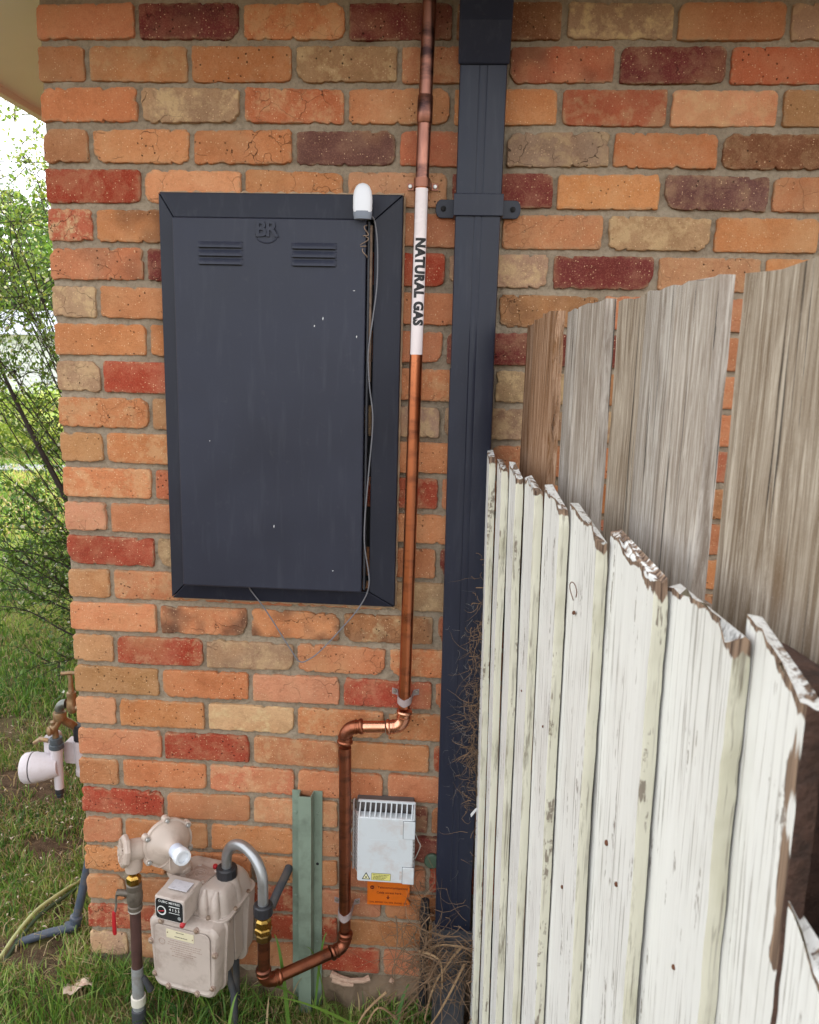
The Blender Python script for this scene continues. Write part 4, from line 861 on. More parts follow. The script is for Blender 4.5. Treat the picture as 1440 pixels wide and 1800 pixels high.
# ------------------------------------------------------------------ fences
def mat_wood(name):
    m, nt, b, tc = newmat(name); oi = node(nt, 'ShaderNodeObjectInfo')
    off = node(nt, 'ShaderNodeVectorMath', {0: (31.0, 17.0, 9.0), 'Scale': oi.outputs['Random']}, operation='SCALE').outputs[0]
    v = node(nt, 'ShaderNodeVectorMath', {0: tc.outputs['Object'], 1: off}, operation='ADD').outputs[0]
    g1 = noise(nt, scalev(nt, v, (60, 60, 3.2)), 1, 6, .72, 1.6); g2 = noise(nt, scalev(nt, v, (380, 380, 9)), 1, 3, .7); n3 = noise(nt, v, 13, 5, .7); n4 = noise(nt, v, 500, 1)
    base = oi.outputs['Color']
    c = mixc(nt, mr(nt, g1, .38, .62), mixc(nt, 1.0, base, (.46, .41, .37, 1), 'MULTIPLY'), mixc(nt, .18, base, (.85, .82, .78, 1)))
    c = mixc(nt, mr(nt, g2, .52, .64, 0, .7), c, mixc(nt, 1.0, base, (.42, .36, .32, 1), 'MULTIPLY'))
    c = mixc(nt, mr(nt, n3, .5, .72, 0, .5), c, mixc(nt, 1.0, base, (.62, .58, .56, 1), 'MULTIPLY'))
    kn = node(nt, 'ShaderNodeTexVoronoi', {'Vector': scalev(nt, v, (9, 9, 3.2)), 'Scale': 1.0})
    c = mixc(nt, mr(nt, kn.outputs['Distance'], .16, .04, 0, .75), c, mixc(nt, 1.0, base, (.40, .30, .22, 1), 'MULTIPLY'))
    spl = noise(nt, scalev(nt, v, (120, 120, 2.2)), 1, 3, .6, .8)
    c = mixc(nt, mth(nt, 'MULTIPLY', mr(nt, spl, .64, .67), .8), c, (.03, .024, .02, 1))
    c = mixc(nt, mr(nt, n4, .6, .75, 0, .2), c, rgb(215, 208, 198))
    setp(nt, b, color=c, rough=.9, spec=.2, normal=bump(nt, mth(nt, 'ADD', mth(nt, 'MULTIPLY', g1, .7), mth(nt, 'MULTIPLY', g2, .5)), .8, .003))
    return m
WOOD = mat_wood('weathered_timber')
def mat_whitepaint(name, col, dirt, edge):
    m, nt, b, tc = newmat(name); v = tc.outputs['Object']
    bare = node(nt, 'ShaderNodeAttribute', attribute_name='bare').outputs['Fac']
    g1 = noise(nt, scalev(nt, v, (70, 70, 2.0)), 1, 3, .6, .4); g2 = noise(nt, scalev(nt, v, (210, 210, 4.5)), 1, 2, .65); n3 = noise(nt, v, 6, 4, .65); n4 = noise(nt, v, 60, 3, .7); g5 = noise(nt, scalev(nt, v, (38, 38, 5)), 1, 4, .7)
    c = mixc(nt, mr(nt, g1, .3, .7), tuple(x * .93 for x in col[:3]) + (1,), col)
    c = mixc(nt, mr(nt, n3, .52, .75, 0, .4 if not edge else .6), c, dirt)
    hair = mth(nt, 'MULTIPLY', mr(nt, g2, .56, .64), mr(nt, n3, .36, .56))
    c = mixc(nt, mth(nt, 'MULTIPLY', hair, .6), c, rgb(120, 108, 98))
    if edge:
        mo = noise(nt, scalev(nt, v, (30, 30, 3.0)), 1, 6, .75)
        c = mixc(nt, mr(nt, mo, .56, .66, 0, .75), c, rgb(96, 84, 66))
    fl = mth(nt, 'MULTIPLY', mr(nt, g5, .60, .63), mr(nt, n4, .44, .54))
    c = mixc(nt, mth(nt, 'MULTIPLY', fl, .78), c, rgb(112, 96, 84))
    bm_ = mr(nt, mth(nt, 'ADD', bare, mth(nt, 'MULTIPLY', mth(nt, 'SUBTRACT', g5, .5), 1.6)), .48, .58)
    wd = mixc(nt, mr(nt, g2, .35, .65), rgb(72, 54, 46), rgb(164, 138, 116))
    c = mixc(nt, bm_, c, wd)
    hgt = mth(nt, 'ADD', mth(nt, 'MULTIPLY', g1, .7), mth(nt, 'MULTIPLY', g2, .35))
    setp(nt, b, color=c, rough=mr(nt, bm_, 0, 1, .55, .95), spec=.35, normal=bump(nt, hgt, .55, .0025))
    return m
WHITE = mat_whitepaint('white_fence_paint', rgb(244, 244, 240), rgb(206, 204, 196), False)
WEDGE = mat_whitepaint('cream_edge_paint', rgb(224, 221, 202), rgb(176, 172, 140), True)
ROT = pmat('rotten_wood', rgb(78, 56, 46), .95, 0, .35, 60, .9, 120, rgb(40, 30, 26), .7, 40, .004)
FD = Vector((.1338, -.991, 0)); FN = Vector((-.991, -.1338, 0))
def fpt(y, z, off, base=1.068, y0=-.08): 
    s_ = (y0 - y) / .991
    return Vector((base + .012 * (1.57 - z), y0, z)) + FD * s_ + FN * off
wf = thing('white_fence', 'peeling white painted board fence with ragged rotten tops running from the wall', 'fence', (1.1, -.4, 0))
def white_board(ya, yb, top, seed, step=.019, em=1, off0=0.0, rot=0.0):
    ns, nr = 11, 64; rg_ = np.random.default_rng(seed); mbx = MB(); bare = []
    ya_ = ya + .014; lean = rg_.uniform(-.003, .003); bow_ = rg_.uniform(-.0015, .0025)
    rows = []
    for q in range(nr):
        t = 1 - (1 - q / (nr - 1)) ** 2.2; ring = []
        prof = []
        for i in range(ns):
            s_ = i / (ns - 1); prof.append((s_, step * s_ + bow_ * math.sin(math.pi * s_), 0))
        prof[-1] = (1 - .012, step - .0002, 0)
        prof += [(1.0, step - .003, 1), (1.0, step - .009, 1), (1.0, step - .0145, 1), (0.0, -.0145, 1)]
        for (s_, o_, e) in prof:
            y = ya_ + (yb - ya_) * s_
            zt = top(s_) + .003 * float(vn([y], [seed * .37], 120, seed)[0]) + .005 * float(vn([y], [seed], 30, seed + 2)[0]) + (.004 * float(vn([y], [o_ * 90], 160, seed + 3)[0]))
            z = -.06 + (zt + .06) * t
            y += .0016 * float(vn([z], [s_ * 3], 6, seed + 4)[0]) + (.0022 * float(vn([z], [.3], 45, seed + 7)[0]) if s_ > .95 else 0) + lean * z
            d_ = zt - z; face = step * s_; o_ = face + (o_ - face) * (.86 + .14 * min(1, d_ / .03))
            o2 = off0 + o_ + .0012 * float(vn([z], [s_ * 2], 4, seed + 6)[0])
            ring.append(fpt(y, z, o2))
            bd = .006 + .012 * abs(float(vn([y], [2.0], 40, seed + 8)[0])) + .030 * max(0, s_ - .55) ** 2 * 5 * (.6 + .6 * float(vn([y], [5.0], 25, seed + 9)[0])); bare.append(max(0.0, min(.95, 1.0 - d_ / max(.003, bd))) if d_ > .0005 else .38 + .36 * float(vn([y], [o_ * 60], 60, seed + 11)[0]) + .2 * s_)
            if rot: bare[-1] = max(bare[-1], min(.9, (s_ - .74) / .2) * (1 if z > 1.36 else 0) * (.75 + .5 * float(vn([z], [3.0], 25, seed + 14)[0])))
        rows.append(ring)
    n_ = len(rows[0])
    vs = [p for r_ in rows for p in r_]
    for i in range(nr - 1):
        for k in range(n_):
            mbx.mi = em if k in (ns - 1, ns, ns + 1) else 0
            mbx.f.append((i * n_ + k, i * n_ + (k + 1) % n_, (i + 1) * n_ + (k + 1) % n_, (i + 1) * n_ + k)); mbx.m.append(mbx.mi)
    mbx.v = [tuple(p) for p in vs]; mbx.f.append(tuple((nr - 1) * n_ + k for k in range(n_))); mbx.m.append(0)
    o = mbx.build('board', [WHITE, WEDGE, ROT], wf, smooth=40)
    a = o.data.attributes.new('bare', 'FLOAT', 'POINT'); a.data.foreach_set('value', bare)
    return o
edges = [-.075, -.20, -.335, -.476, -.624, -.78, -.953, -1.136, -1.294]
tops = [lambda s: 1.576, lambda s: 1.573 + .003 * s, lambda s: 1.579 - .004 * s, lambda s: 1.575 - .002 * s, lambda s: 1.581 - .008 * s, lambda s: 1.581 - .006 * s - .012 * max(0, s - .85) * 6, lambda s: 1.576 - .010 * math.sin(math.pi * min(1, s * .9)), lambda s: 1.567 + .008 * s - .012 * math.exp(-((s - .93) / .06) ** 2)]
for k in range(8): white_board(edges[k], edges[k + 1], tops[k], 100 + k * 7)
white_board(-1.294, -1.398, lambda s: 1.584 - .026 * s * s, 181, .017, 2, 0.0, 1.0)
white_board(-1.388, -1.55, lambda s: 1.405 - .02 * s + .012 * math.sin(s * 13) + .008 * math.sin(s * 31), 195, .008, 2, .013)
MB().obox(fpt(-1.27, .72, -.041), FD * .05, FN * .018, (0, 0, .82)).build('void_fill', ROT, wf, smooth=0, bevel=.006)  # added dark block standing in for the shaded void between the fences
for k in range(10): white_board(-1.55 - k * .165, -1.715 - k * .165, lambda s: 1.50 + .01 * math.sin(s * 7), 300 + k * 5)  # out-of-view boards added past the camera to cut light from the right
for z in (.32, 1.22):
    P = [fpt(-.09, z, -.021), fpt(-3.1, z, -.021)]; a, b = P
    MB().obox((a + b) / 2 + FN * -.016, (b - a) / 2, FN * .0155, (0, 0, .035)).build('rail', WOOD, wf, smooth=0, bevel=.003).color = rgb(96, 80, 68)
NAIL = pmat('rusty_nail', rgb(112, 72, 52), .8, .3, .3, 90)
def face_off(y):
    for a, b in zip(edges, edges[1:] + [-1.398]):
        if b <= y <= a: return .019 * (a + .014 - y) / (a + .014 - b)
    return 0.0
for y, z, k in ((-1.022, 1.208, 1.0), (-.858, 1.026, .8), (-1.076, 1.192, .8), (-1.231, 1.219, .7), (-.72, 1.21, .6), (-.56, 1.2, .6)):
    MB().lathe([(.0034 * k, -.004), (.0036 * k, .001), (.002 * k, .002)], fpt(y, z, face_off(y)), FN, 10).build('nail', NAIL, wf)
hk = face_off(-.84)
MB().tube(smooth_pts([fpt(-.834, 1.455, hk + .001), fpt(-.831, 1.472, hk + .006), fpt(-.838, 1.482, hk + .007), fpt(-.850, 1.484, hk + .006), fpt(-.857, 1.476, hk + .004), fpt(-.855, 1.466, hk + .004)], 5), .0007, 5).build('bent_wire', NAIL, wf)
MB().prism([(0, 0), (.007, .001), (.014, .005), (.009, .008), (.002, .005)], lambda a, b, c: fpt(-.836 - a, 1.436 + b, hk + .0015 + c), 0, .0012).build('rust_flake', NAIL, wf, smooth=0)

tf_ = thing('timber_fence', 'taller unpainted grey timber paling fence behind the white fence', 'fence', (1.2, -.4, 0))
def paling(ya, yb, top, tone, seed, off=0.0, rag=.001, th=.017, slope=0.0):
    nr, ns = 46, 7; rows = []; bow_ = (seed % 5 - 2) * .0008; cup = ((seed * 7) % 5 - 1.5) * .0012
    for q in range(nr):
        t = q / (nr - 1); z0 = -.05; ring = []
        prof = [(i / (ns - 1), 0.0) for i in range(ns)] + [(1.0, -th * .5), (1.0, -th), (.5, -th), (0.0, -th), (0.0, -th * .5)]
        for s_, o_ in prof:
            zt = top + slope * s_ + .002 * math.sin(s_ * 9 + seed); z = z0 + (zt - z0) * t
            y = ya + (yb - ya) * s_
            if s_ > .99: y += rag * float(vn([z], [o_ * 40], 40, seed)[0]) + rag * .8 * float(vn([z], [o_ * 80 + 3], 110, seed + 1)[0])
            if s_ < .01: y += rag * .5 * float(vn([z], [1], 30, seed + 2)[0])
            y += .004 * float(vn([z], [0], 1.5, seed + 3)[0])
            o2 = off + o_ + cup * math.sin(math.pi * s_) + .0015 * float(vn([z], [s_], 3, seed + 5)[0])
            ring.append(fpt(y, z, o2, 1.136, -.03) - Vector((.012 * (1.57 - z), 0, 0)))
        rows.append(ring)
    o = MB().loft(rows).build('paling', WOOD, tf_, smooth=30); o.color = tone; return o
GR1, GR2, GR3, BR1, BR2 = rgb(206, 196, 184), rgb(196, 188, 178), rgb(186, 170, 148), rgb(180, 130, 82), rgb(160, 114, 70)
for args in ((-.03, -.135, 1.866, BR2, 1, -.008, .001), (-.139, -.25, 1.872, BR1, 2, .0, .001), (-.252, -.362, 1.880, BR1, 3, .010, .007), (-.395, -.506, 1.876, GR2, 4, -.004, .0012), (-.515, -.655, 1.876, GR1, 5, .010, .0015),
             (-.668, -.792, 1.873, GR3, 6, -.006, .005), (-.806, -.915, 1.873, GR2, 7, .004, .0015), (-.919, -1.03, 1.871, GR1, 17, .012, .0015), (-1.062, -1.255, 1.868, GR3, 8, .002, .003), (-1.262, -1.34, 1.864, GR1, 9, .0, .003), (-1.345, -1.47, 1.86, GR3, 10, .006, .002), (-1.48, -1.60, 1.86, GR1, 11, 0, .002)):
    paling(*args)
for k in range(15): paling(-1.61 - k * .13, -1.73 - k * .13, 1.865 - .003 * (k % 3), (GR1, GR3, GR2)[k % 3], 30 + k, .006 * (k % 2), .002)  # unseen run of palings, added so the fence blocks side light
for z in (.5, 1.45):
    a = fpt(-.04, z, -.019, 1.136, -.03); b = fpt(-3.6, z, -.019, 1.136, -.03)
    MB().obox((a + b) / 2 + FN * -.019, (b - a) / 2, FN * .018, (0, 0, .04)).build('rail', WOOD, tf_, smooth=0, bevel=.003).color = rgb(130, 112, 92)

# ------------------------------------------------------------------ ground
def mat_ground():
    m, nt, b, tc = newmat('lawn_soil'); v = tc.outputs['Object']
    n1 = noise(nt, v, 2.2, 3, .6); n2 = noise(nt, v, 30, 4, .7); n3 = noise(nt, v, 260, 2, .65); n4 = noise(nt, v, .35, 3, .6)
    soil = mixc(nt, mr(nt, n2, .3, .7), rgb(64, 50, 40), rgb(122, 100, 80))
    soil = mixc(nt, mr(nt, n3, .55, .75, 0, .6), soil, rgb(176, 156, 124))
    gras = mixc(nt, mr(nt, n3, .3, .7), rgb(92, 116, 54), rgb(150, 170, 84))
    gras = mixc(nt, mr(nt, n4, .45, .62), gras, rgb(168, 160, 88))
    sep = node(nt, 'ShaderNodeSeparateXYZ', {0: node(nt, 'ShaderNodeNewGeometry').outputs['Position']})
    far = mr(nt, sep.outputs['Y'], 1.2, 4.5)
    c = mixc(nt, mth(nt, 'MAXIMUM', far, mr(nt, n1, .52, .62, 0, .5)), soil, gras)
    setp(nt, b, color=c, rough=.97, spec=.1, normal=bump(nt, mth(nt, 'ADD', n2, n3), .8, .01))
    return m
def gzf(x, y):
    return .012 * vn(x, y, 3.1, 21) + .012 * vn(x, y, 9, 22) - .006 + .055 * np.clip((.5 - x) / .4, 0, 1) * np.clip((x + .55) / .35, 0, 1) * np.clip((y + .26) / .2, 0, 1) * np.clip((.45 - y) / .4, 0, 1)
gxs = np.concatenate([[-400, -60, -20], np.linspace(-8, 3, 150), [10, 60, 400]]); gys = np.concatenate([[-400, -60, -12], np.linspace(-3, 9, 160), [14, 22, 40, 90, 400]])
GX, GY = np.meshgrid(gxs, gys); GZ = gzf(GX, GY)
GZ = np.where((np.abs(GX) > 9) | (np.abs(GY) > 10), -.01, GZ); ii = np.arange(GX.size).reshape(GX.shape)
gnd = fastmesh('ground', np.stack([GX.ravel(), GY.ravel(), GZ.ravel()], 1), np.stack([ii[:-1, :-1].ravel(), ii[:-1, 1:].ravel(), ii[1:, 1:].ravel(), ii[1:, :-1].ravel()], 1), mat_ground(), None, smooth=True); gnd['kind'] = 'structure'
MB().box(-30, .0, 9.6, 10.25, -.05, .03).build('footpath', pmat('path_concrete', rgb(132, 134, 142), .9, 0, .1, 3, .4, 40), None, smooth=0)['kind'] = 'structure'

def mat_leaf(name, cols, trans=.35, rough=.5):
    m = D.materials.new(name); m.use_nodes = True; nt = m.node_tree; nt.nodes.clear()
    a = node(nt, 'ShaderNodeAttribute', attribute_name='tint').outputs['Fac']
    rp_ = nt.nodes.new('ShaderNodeValToRGB'); nt.links.new(a, rp_.inputs[0]); el = rp_.color_ramp.elements
    el[0].position = cols[0][0]; el[0].color = cols[0][1]; el[1].position = cols[-1][0]; el[1].color = cols[-1][1]
    for p_, c_ in cols[1:-1]: e = el.new(p_); e.color = c_
    pb = node(nt, 'ShaderNodeBsdfPrincipled', {'Base Color': rp_.outputs[0], 'Roughness': rough, 'Specular IOR Level': .35})
    tr = node(nt, 'ShaderNodeBsdfTranslucent', {'Color': mixc(nt, 1.0, rp_.outputs[0], (1.25, 1.3, .7, 1), 'MULTIPLY')})
    mx = node(nt, 'ShaderNodeMixShader', {0: trans, 1: pb.outputs[0], 2: tr.outputs[0]}); o = node(nt, 'ShaderNodeOutputMaterial', {'Surface': mx.outputs[0]})
    return m
GRASSM = mat_leaf('grass_blade', [(0, rgb(206, 180, 140)), (.18, rgb(150, 126, 88)), (.26, rgb(176, 190, 110)), (.5, rgb(118, 154, 66)), (.8, rgb(82, 124, 54)), (1, rgb(54, 92, 42))], .3, .45)
def blades(x, y, z, h, wd, lean, tint, rg_):
    n = len(x); az = rg_.random(n) * 2 * np.pi; fa = rg_.random(n) * 2 * np.pi
    dx, dy = np.cos(az), np.sin(az); sx, sy = np.cos(fa) * wd, np.sin(fa) * wd
    b = np.stack([x, y, z], 1); l = lean * h
    mid = b + np.stack([dx * l * .3, dy * l * .3, h * .6 * np.sqrt(np.clip(1 - (lean * .45) ** 2, .05, 1))], 1); tip = b + np.stack([dx * l, dy * l, h * np.sqrt(np.clip(1 - (lean * .9) ** 2, .02, 1))], 1)
    s3 = np.stack([sx, sy, 0 * sx], 1)
    V = np.stack([b - s3, b + s3, mid - s3 * .8, mid + s3 * .8, tip], 1).reshape(-1, 3)
    o = (np.arange(n) * 5)[:, None]; T = np.concatenate([o + [0, 1, 3], o + [0, 3, 2], o + [2, 3, 4]], 0)
    return V, T, np.repeat(tint, 5)
def patch(n, fx, hlo, hhi, wlo, whi, straw, seed, name, label, dens=None):
    rg_ = np.random.default_rng(seed); x, y = fx(rg_, n)
    if dens is not None: k = rg_.random(len(x)) < dens(x, y); x, y = x[k], y[k]
    n = len(x); h = rg_.uniform(hlo, hhi, n) * (1 + .3 * vn(x, y, 4, seed)); wd = rg_.uniform(wlo, whi, n)
    st_ = rg_.random(n) < straw; lean = np.where(st_, rg_.uniform(.7, 1.08, n), rg_.uniform(.1, .85, n))
    tint = np.where(st_, rg_.uniform(0, .22, n), np.clip(.55 + .22 * vn(x, y, 2.3, seed + 1) + rg_.normal(0, .22, n), .24, 1))
    V, T, A = blades(x, y, gzf(x, y) - .008, h, wd, lean, tint, rg_)
    o = fastmesh(name, V, T, GRASSM, None, {'tint': A}); tag(o, label, 'grass', kind='stuff'); return o
def wedge(y0, y1, l0, l1):
    def f(rg_, n):
        y = y0 + (y1 - y0) * rg_.random(n); lo = -l0 * np.maximum(y, 0) - l1; hi = np.minimum(-.42 * np.maximum(y, 0) + .06, -.01)
        return lo + (hi - lo) * rg_.random(n), y
    return f
clump = lambda x, y: np.clip(.5 + 1.9 * vn(x, y, 5, 61) + .8 * vn(x, y, 13, 62), .05, 1)
patch(58000, wedge(0.02, 1.7, 1.2, 1.0), .018, .075, .0011, .0028, .38, 31, 'grass', 'short patchy lawn grass beside the wall corner', clump)
patch(52000, wedge(1.6, 5.5, 1.1, .9), .03, .085, .0018, .004, .18, 32, 'grass', 'green lawn stretching away past the shrub')
patch(30000, wedge(5.3, 16, .75, 1.0), .05, .12, .006, .014, .3, 33, 'grass', 'far lawn beyond the shrub')
front = lambda rg_, n: (rg_.uniform(-.75, 1.0, n), -.55 + .535 * rg_.random(n))
patch(24000, front, .02, .07, .001, .0024, .34, 34, 'grass', 'tufted green grass along the foot of the brick wall', lambda x, y: np.clip(.6 + 1.2 * vn(x, y, 6, 63) - .5 * np.clip(x - .4, 0, 1), .1, 1))
patch(2600, lambda rg_, n: (rg_.uniform(-.6, .5, n), rg_.uniform(-.32, -.05, n)), .06, .13, .0014, .0032, .12, 35, 'grass', 'longer bright grass tufts around the gas riser', lambda x, y: np.clip(.3 + 1.6 * vn(x, y, 5, 64), .0, 1))
patch(2600, lambda rg_, n: (rg_.uniform(-.06, .98, n), rg_.uniform(-.075, -.018, n)), .045, .10, .0012, .0026, .25, 36, 'grass', 'fringe of grass right against the footing of the wall', lambda x, y: np.clip(.75 + 1.2 * vn(x, y, 7, 65) - .55 * np.clip((x - .5) * 3, 0, 1), .05, 1))
# long arching blades of weed grass by the pipes
rg_ = random.Random(9); tg_ = MB(); tt = []
def arch(p, az, L, H, wd, tn, n=9):
    dx, dy = math.cos(az), math.sin(az); base = len(tg_.v); vs = []
    for i in range(n + 1):
        t = i / n; w_ = wd * (1 - t ** 2.2) * (.55 + .45 * min(1, t * 5)); q = Vector((p[0] + dx * L * t, p[1] + dy * L * t, p[2] + H * (1.9 * t - 1.0 * t * t)))
        vs += [q + Vector((-dy, dx, .15)) * w_, q - Vector((-dy, dx, -.15)) * w_]
    tg_.add(vs, [(2 * i, 2 * i + 1, 2 * i + 3, 2 * i + 2) for i in range(n)]); tt.extend([tn] * len(vs))
arch((.615, -.17, .0), R(128), .10, .31, .0058, .62); arch((.87, -.2, .06), R(176), .32, .12, .0055, .5); arch((.70, -.10, .05), R(175), .06, .22, .004, .55); arch((.665, -.09, .06), R(60), .05, .22, .0045, .66); arch((.63, -.15, .14), R(205), .12, .08, .006, .55)
arch((.46, -.25, .0), R(70), .07, .20, .0048, .5); arch((.43, -.24, .0), R(20), .15, .12, .005, .7); arch((.98, -.16, .0), R(230), .05, .17, .006, .9); arch((.88, -.12, .0), R(60), .08, .14, .006, .85)
for _ in range(130):
    x = rg_.uniform(.05, 1.02); arch((x, rg_.uniform(-.30, -.03), -.01), rg_.uniform(0, 6.28), rg_.uniform(.03, .13), rg_.uniform(.03, .12) * (1.2 if .35 < x < .7 else .8), rg_.uniform(.0014, .0035), rg_.choice([.06, .15, .5, .55, .6, .7, .8, .9]), 6)
for _ in range(110): arch((rg_.uniform(-.55, .2), rg_.uniform(-.30, .02), -.01), rg_.uniform(0, 6.28), rg_.uniform(.02, .08), rg_.uniform(.05, .12), rg_.uniform(.0014, .0028), rg_.uniform(.35, .75), 5)
o = tg_.build('weed_grass', GRASSM, None, smooth=0); a = o.data.attributes.new('tint', 'FLOAT', 'POINT'); a.data.foreach_set('value', tt); tag(o, 'long arching weed grass in front of the copper pipe', 'grass', kind='stuff')

# ------------------------------------------------------------------ dry roots by the downpipe
ROOT = pmat('dry_root', rgb(126, 100, 76), .95, 0, .3, 60, .4, 120, rgb(70, 52, 40), .6, 30)
def tangle(name, label, cat, n, cx, sx, seed, rmin, rmax, L, mat, curl=.5, kinds=None):
    rg_ = random.Random(seed); m_ = MB()
    for _ in range(n):
        p = Vector([rg_.gauss(c, s) for c, s in zip(cx, sx)]); d_ = Vector((rg_.uniform(-1, 1), rg_.uniform(-.6, .3), rg_.uniform(-1, .7))).normalized(); pts = [p]; r0 = rg_.uniform(rmin, rmax) * rg_.choice([1, 1, 1, 1.7])
        k = rg_.randint(6, 12); l = L * rg_.uniform(.5, 1.5) / k; cv = Vector((rg_.uniform(-1, 1), rg_.uniform(-1, 1), rg_.uniform(-1, 1))) * curl
        for _2 in range(k):
            d_ = (d_ + cv * .35 + Vector((rg_.gauss(0, .22), rg_.gauss(0, .22), rg_.gauss(0, .22)))).normalized(); q = pts[-1] + d_ * l
            q.y = min(q.y, -.012); pts.append(q)
        m_.tube(pts, [r0 * (1 - .75 * i / k) for i in range(k + 1)], 4, False)
    return tag(m_.build(name, mat, None), label, cat, kind='stuff')
tangle('dry_roots', 'tangle of dry brown roots and stems hanging over the foot of the downpipe', 'roots', 300, (.988, -.105, .25), (.05, .03, .06), 4, .0006, .0014, .13, ROOT)
rt_ = MB()
for P in ([(1.05, -.12, .30), (1.02, -.14, .27), (.985, -.14, .2), (.965, -.13, .1), (.955, -.12, .0)], [(1.06, -.13, .26), (1.03, -.15, .2), (1.0, -.15, .13), (.97, -.14, .06), (.95, -.13, -.02)], [(.94, -.12, .28), (.98, -.145, .29), (1.0, -.15, .27), (1.005, -.15, .2)], [(1.065, -.1, .28), (1.04, -.13, .31), (.99, -.12, .30), (.95, -.1, .25)], [(.89, -.1, .05), (.84, -.14, .12), (.80, -.13, .03)], [(.86, -.13, .16), (.80, -.15, .1), (.77, -.16, .0)]):
    pts = smooth_pts(P, 6); rt_.tube(pts, [.0034 * (1 - .45 * i / len(pts)) for i in range(len(pts))], 6)
tag(rt_.build('dead_stems', pmat('dead_stem', rgb(164, 134, 100), .9, 0, .25, 40), None), 'thick pale dead stems crossing in front of the stormwater pipe', 'stems')
tangle('fence_roots', 'curly dry creeper roots clinging to the downpipe beside the white fence', 'roots', 330, (1.062, -.088, .93), (.014, .014, .17), 6, .0004, .0009, .055, ROOT, 1.3)
tangle('cobweb_threads', 'pale dusty cobweb threads on the lower downpipe', 'cobweb', 120, (1.035, -.068, .92), (.018, .003, .17), 8, .00013, .00025, .035, pmat('web_grey', rgb(150, 142, 134), .9), 1.6)
tangle('wall_roots', 'small dry roots on the bricks between telecom box and downpipe', 'roots', 60, (.945, -.03, .36), (.018, .012, .05), 12, .0004, .0009, .06, ROOT)
fl_ = MB().prism([(0, 0), (.012, .018), (.017, .028), (.009, .024), (-.002, .008)], lambda a, b, c: (1.062 + a, -.098 + c, .655 + b), 0, .0015).build('paint_flake', CHIP, None, smooth=0); tag(fl_, 'white paint flake caught in the roots by the fence', 'paint flake')
dl = MB()
for k in range(380):
    x, y, L = rs.uniform(-.75, .95), rs.uniform(-.22, .9) if k % 4 == 0 else rs.uniform(.1, 1.6), rs.uniform(.003, .010)
    if y > .02: x = rs.uniform(-.75 * y - .5, -.42 * y - .06)
    if x > -.05 and y > -.03: y = -.08
    a = rs.uniform(0, 6.28); z_ = float(gzf(np.array([x]), np.array([y]))[0]) + rs.uniform(.02, .045); dl.add([(x, y, z_), (x + L * math.cos(a) - .3 * L * math.sin(a), y + L * math.sin(a) + .3 * L * math.cos(a), z_ + .004), (x + 2 * L * math.cos(a), y + 2 * L * math.sin(a), z_ - .002), (x + L * math.cos(a) + .3 * L * math.sin(a), y + L * math.sin(a) - .3 * L * math.cos(a), z_ + .003)], [(0, 1, 2, 3)])
tag(dl.build('leaf_litter', pmat('pale_dead_leaf', rgb(206, 188, 168), .8, 0, .2, 30), None, smooth=0), 'scattered pale dead leaves in the grass', 'leaf litter', kind='stuff')

# ------------------------------------------------------------------ shrub behind the corner
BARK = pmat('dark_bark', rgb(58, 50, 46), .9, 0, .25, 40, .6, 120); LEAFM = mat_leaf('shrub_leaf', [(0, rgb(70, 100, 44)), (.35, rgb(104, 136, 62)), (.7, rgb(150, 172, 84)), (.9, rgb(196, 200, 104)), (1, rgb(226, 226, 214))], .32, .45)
def leaves(P, dirs, size, tint, rg_):
    n = len(P); d_ = dirs / np.linalg.norm(dirs, axis=1, keepdims=True); r_ = rg_.normal(size=(n, 3)); s_ = np.cross(d_, r_); s_ /= np.linalg.norm(s_, axis=1, keepdims=True); nn = np.cross(d_, s_)
    L = size[:, None]
    V = np.stack([P, P + d_ * L * .5 + s_ * L * .3 + nn * L * .06, P + d_ * L, P + d_ * L * .5 - s_ * L * .3 + nn * L * .06], 1).reshape(-1, 3); o = (np.arange(n) * 4)[:, None]
    return V, np.concatenate([o + [0, 1, 2], o + [0, 2, 3]], 0), np.repeat(tint, 4)
sh = thing('leafy_shrub', 'tall loose shrub with small light green leaves growing behind the wall corner', 'shrub', (-.62, 2.1, 0))
rgs = np.random.default_rng(77); rr2 = random.Random(77); LP, LDIR = [], []; br = MB(); root = Vector((-.62, 2.1, 0))
def stem(pts, r0, twigs, tl, lper, n=6):
    P = smooth_pts(pts, n); k = len(P); br.tube(P, [r0 * (1 - .8 * i / k) for i in range(k)], 6)
    for _ in range(twigs):
        i = rr2.randint(int(k * .25), k - 2); d_ = (P[i + 1] - P[i]).normalized(); td = (d_ * .6 + Vector((rr2.gauss(0, .6), rr2.gauss(0, .6), rr2.gauss(.15, .5)))).normalized(); q = P[i]; tp_ = [q]
        for _2 in range(5): td = (td + Vector((rr2.gauss(0, .2), rr2.gauss(0, .2), rr2.gauss(0.02, .2)))).normalized(); q = q + td * tl * rr2.uniform(.6, 1.3) / 5; tp_.append(q)
        br.tube(tp_, [.0022 * (1 - .15 * j) for j in range(6)], 4, False)
        for _3 in range(lper):
            t = rr2.random() * 4.99; j = int(t); p = tp_[j].lerp(tp_[j + 1], t - j); LP.append(p + Vector((rr2.gauss(0, .006), rr2.gauss(0, .006), rr2.gauss(0, .006)))); LDIR.append(td * .5 + Vector((rr2.gauss(0, .7), rr2.gauss(0, .7), rr2.gauss(.1, .6))))
stem([(-.70, 2.0, .2), (-.82, 1.85, .75), (-.927, 1.8, 1.067), (-1.075, 1.8, 1.373), (-1.2, 1.8, 1.66), (-1.33, 1.82, 2.0)], .022, 26, .4, 12)
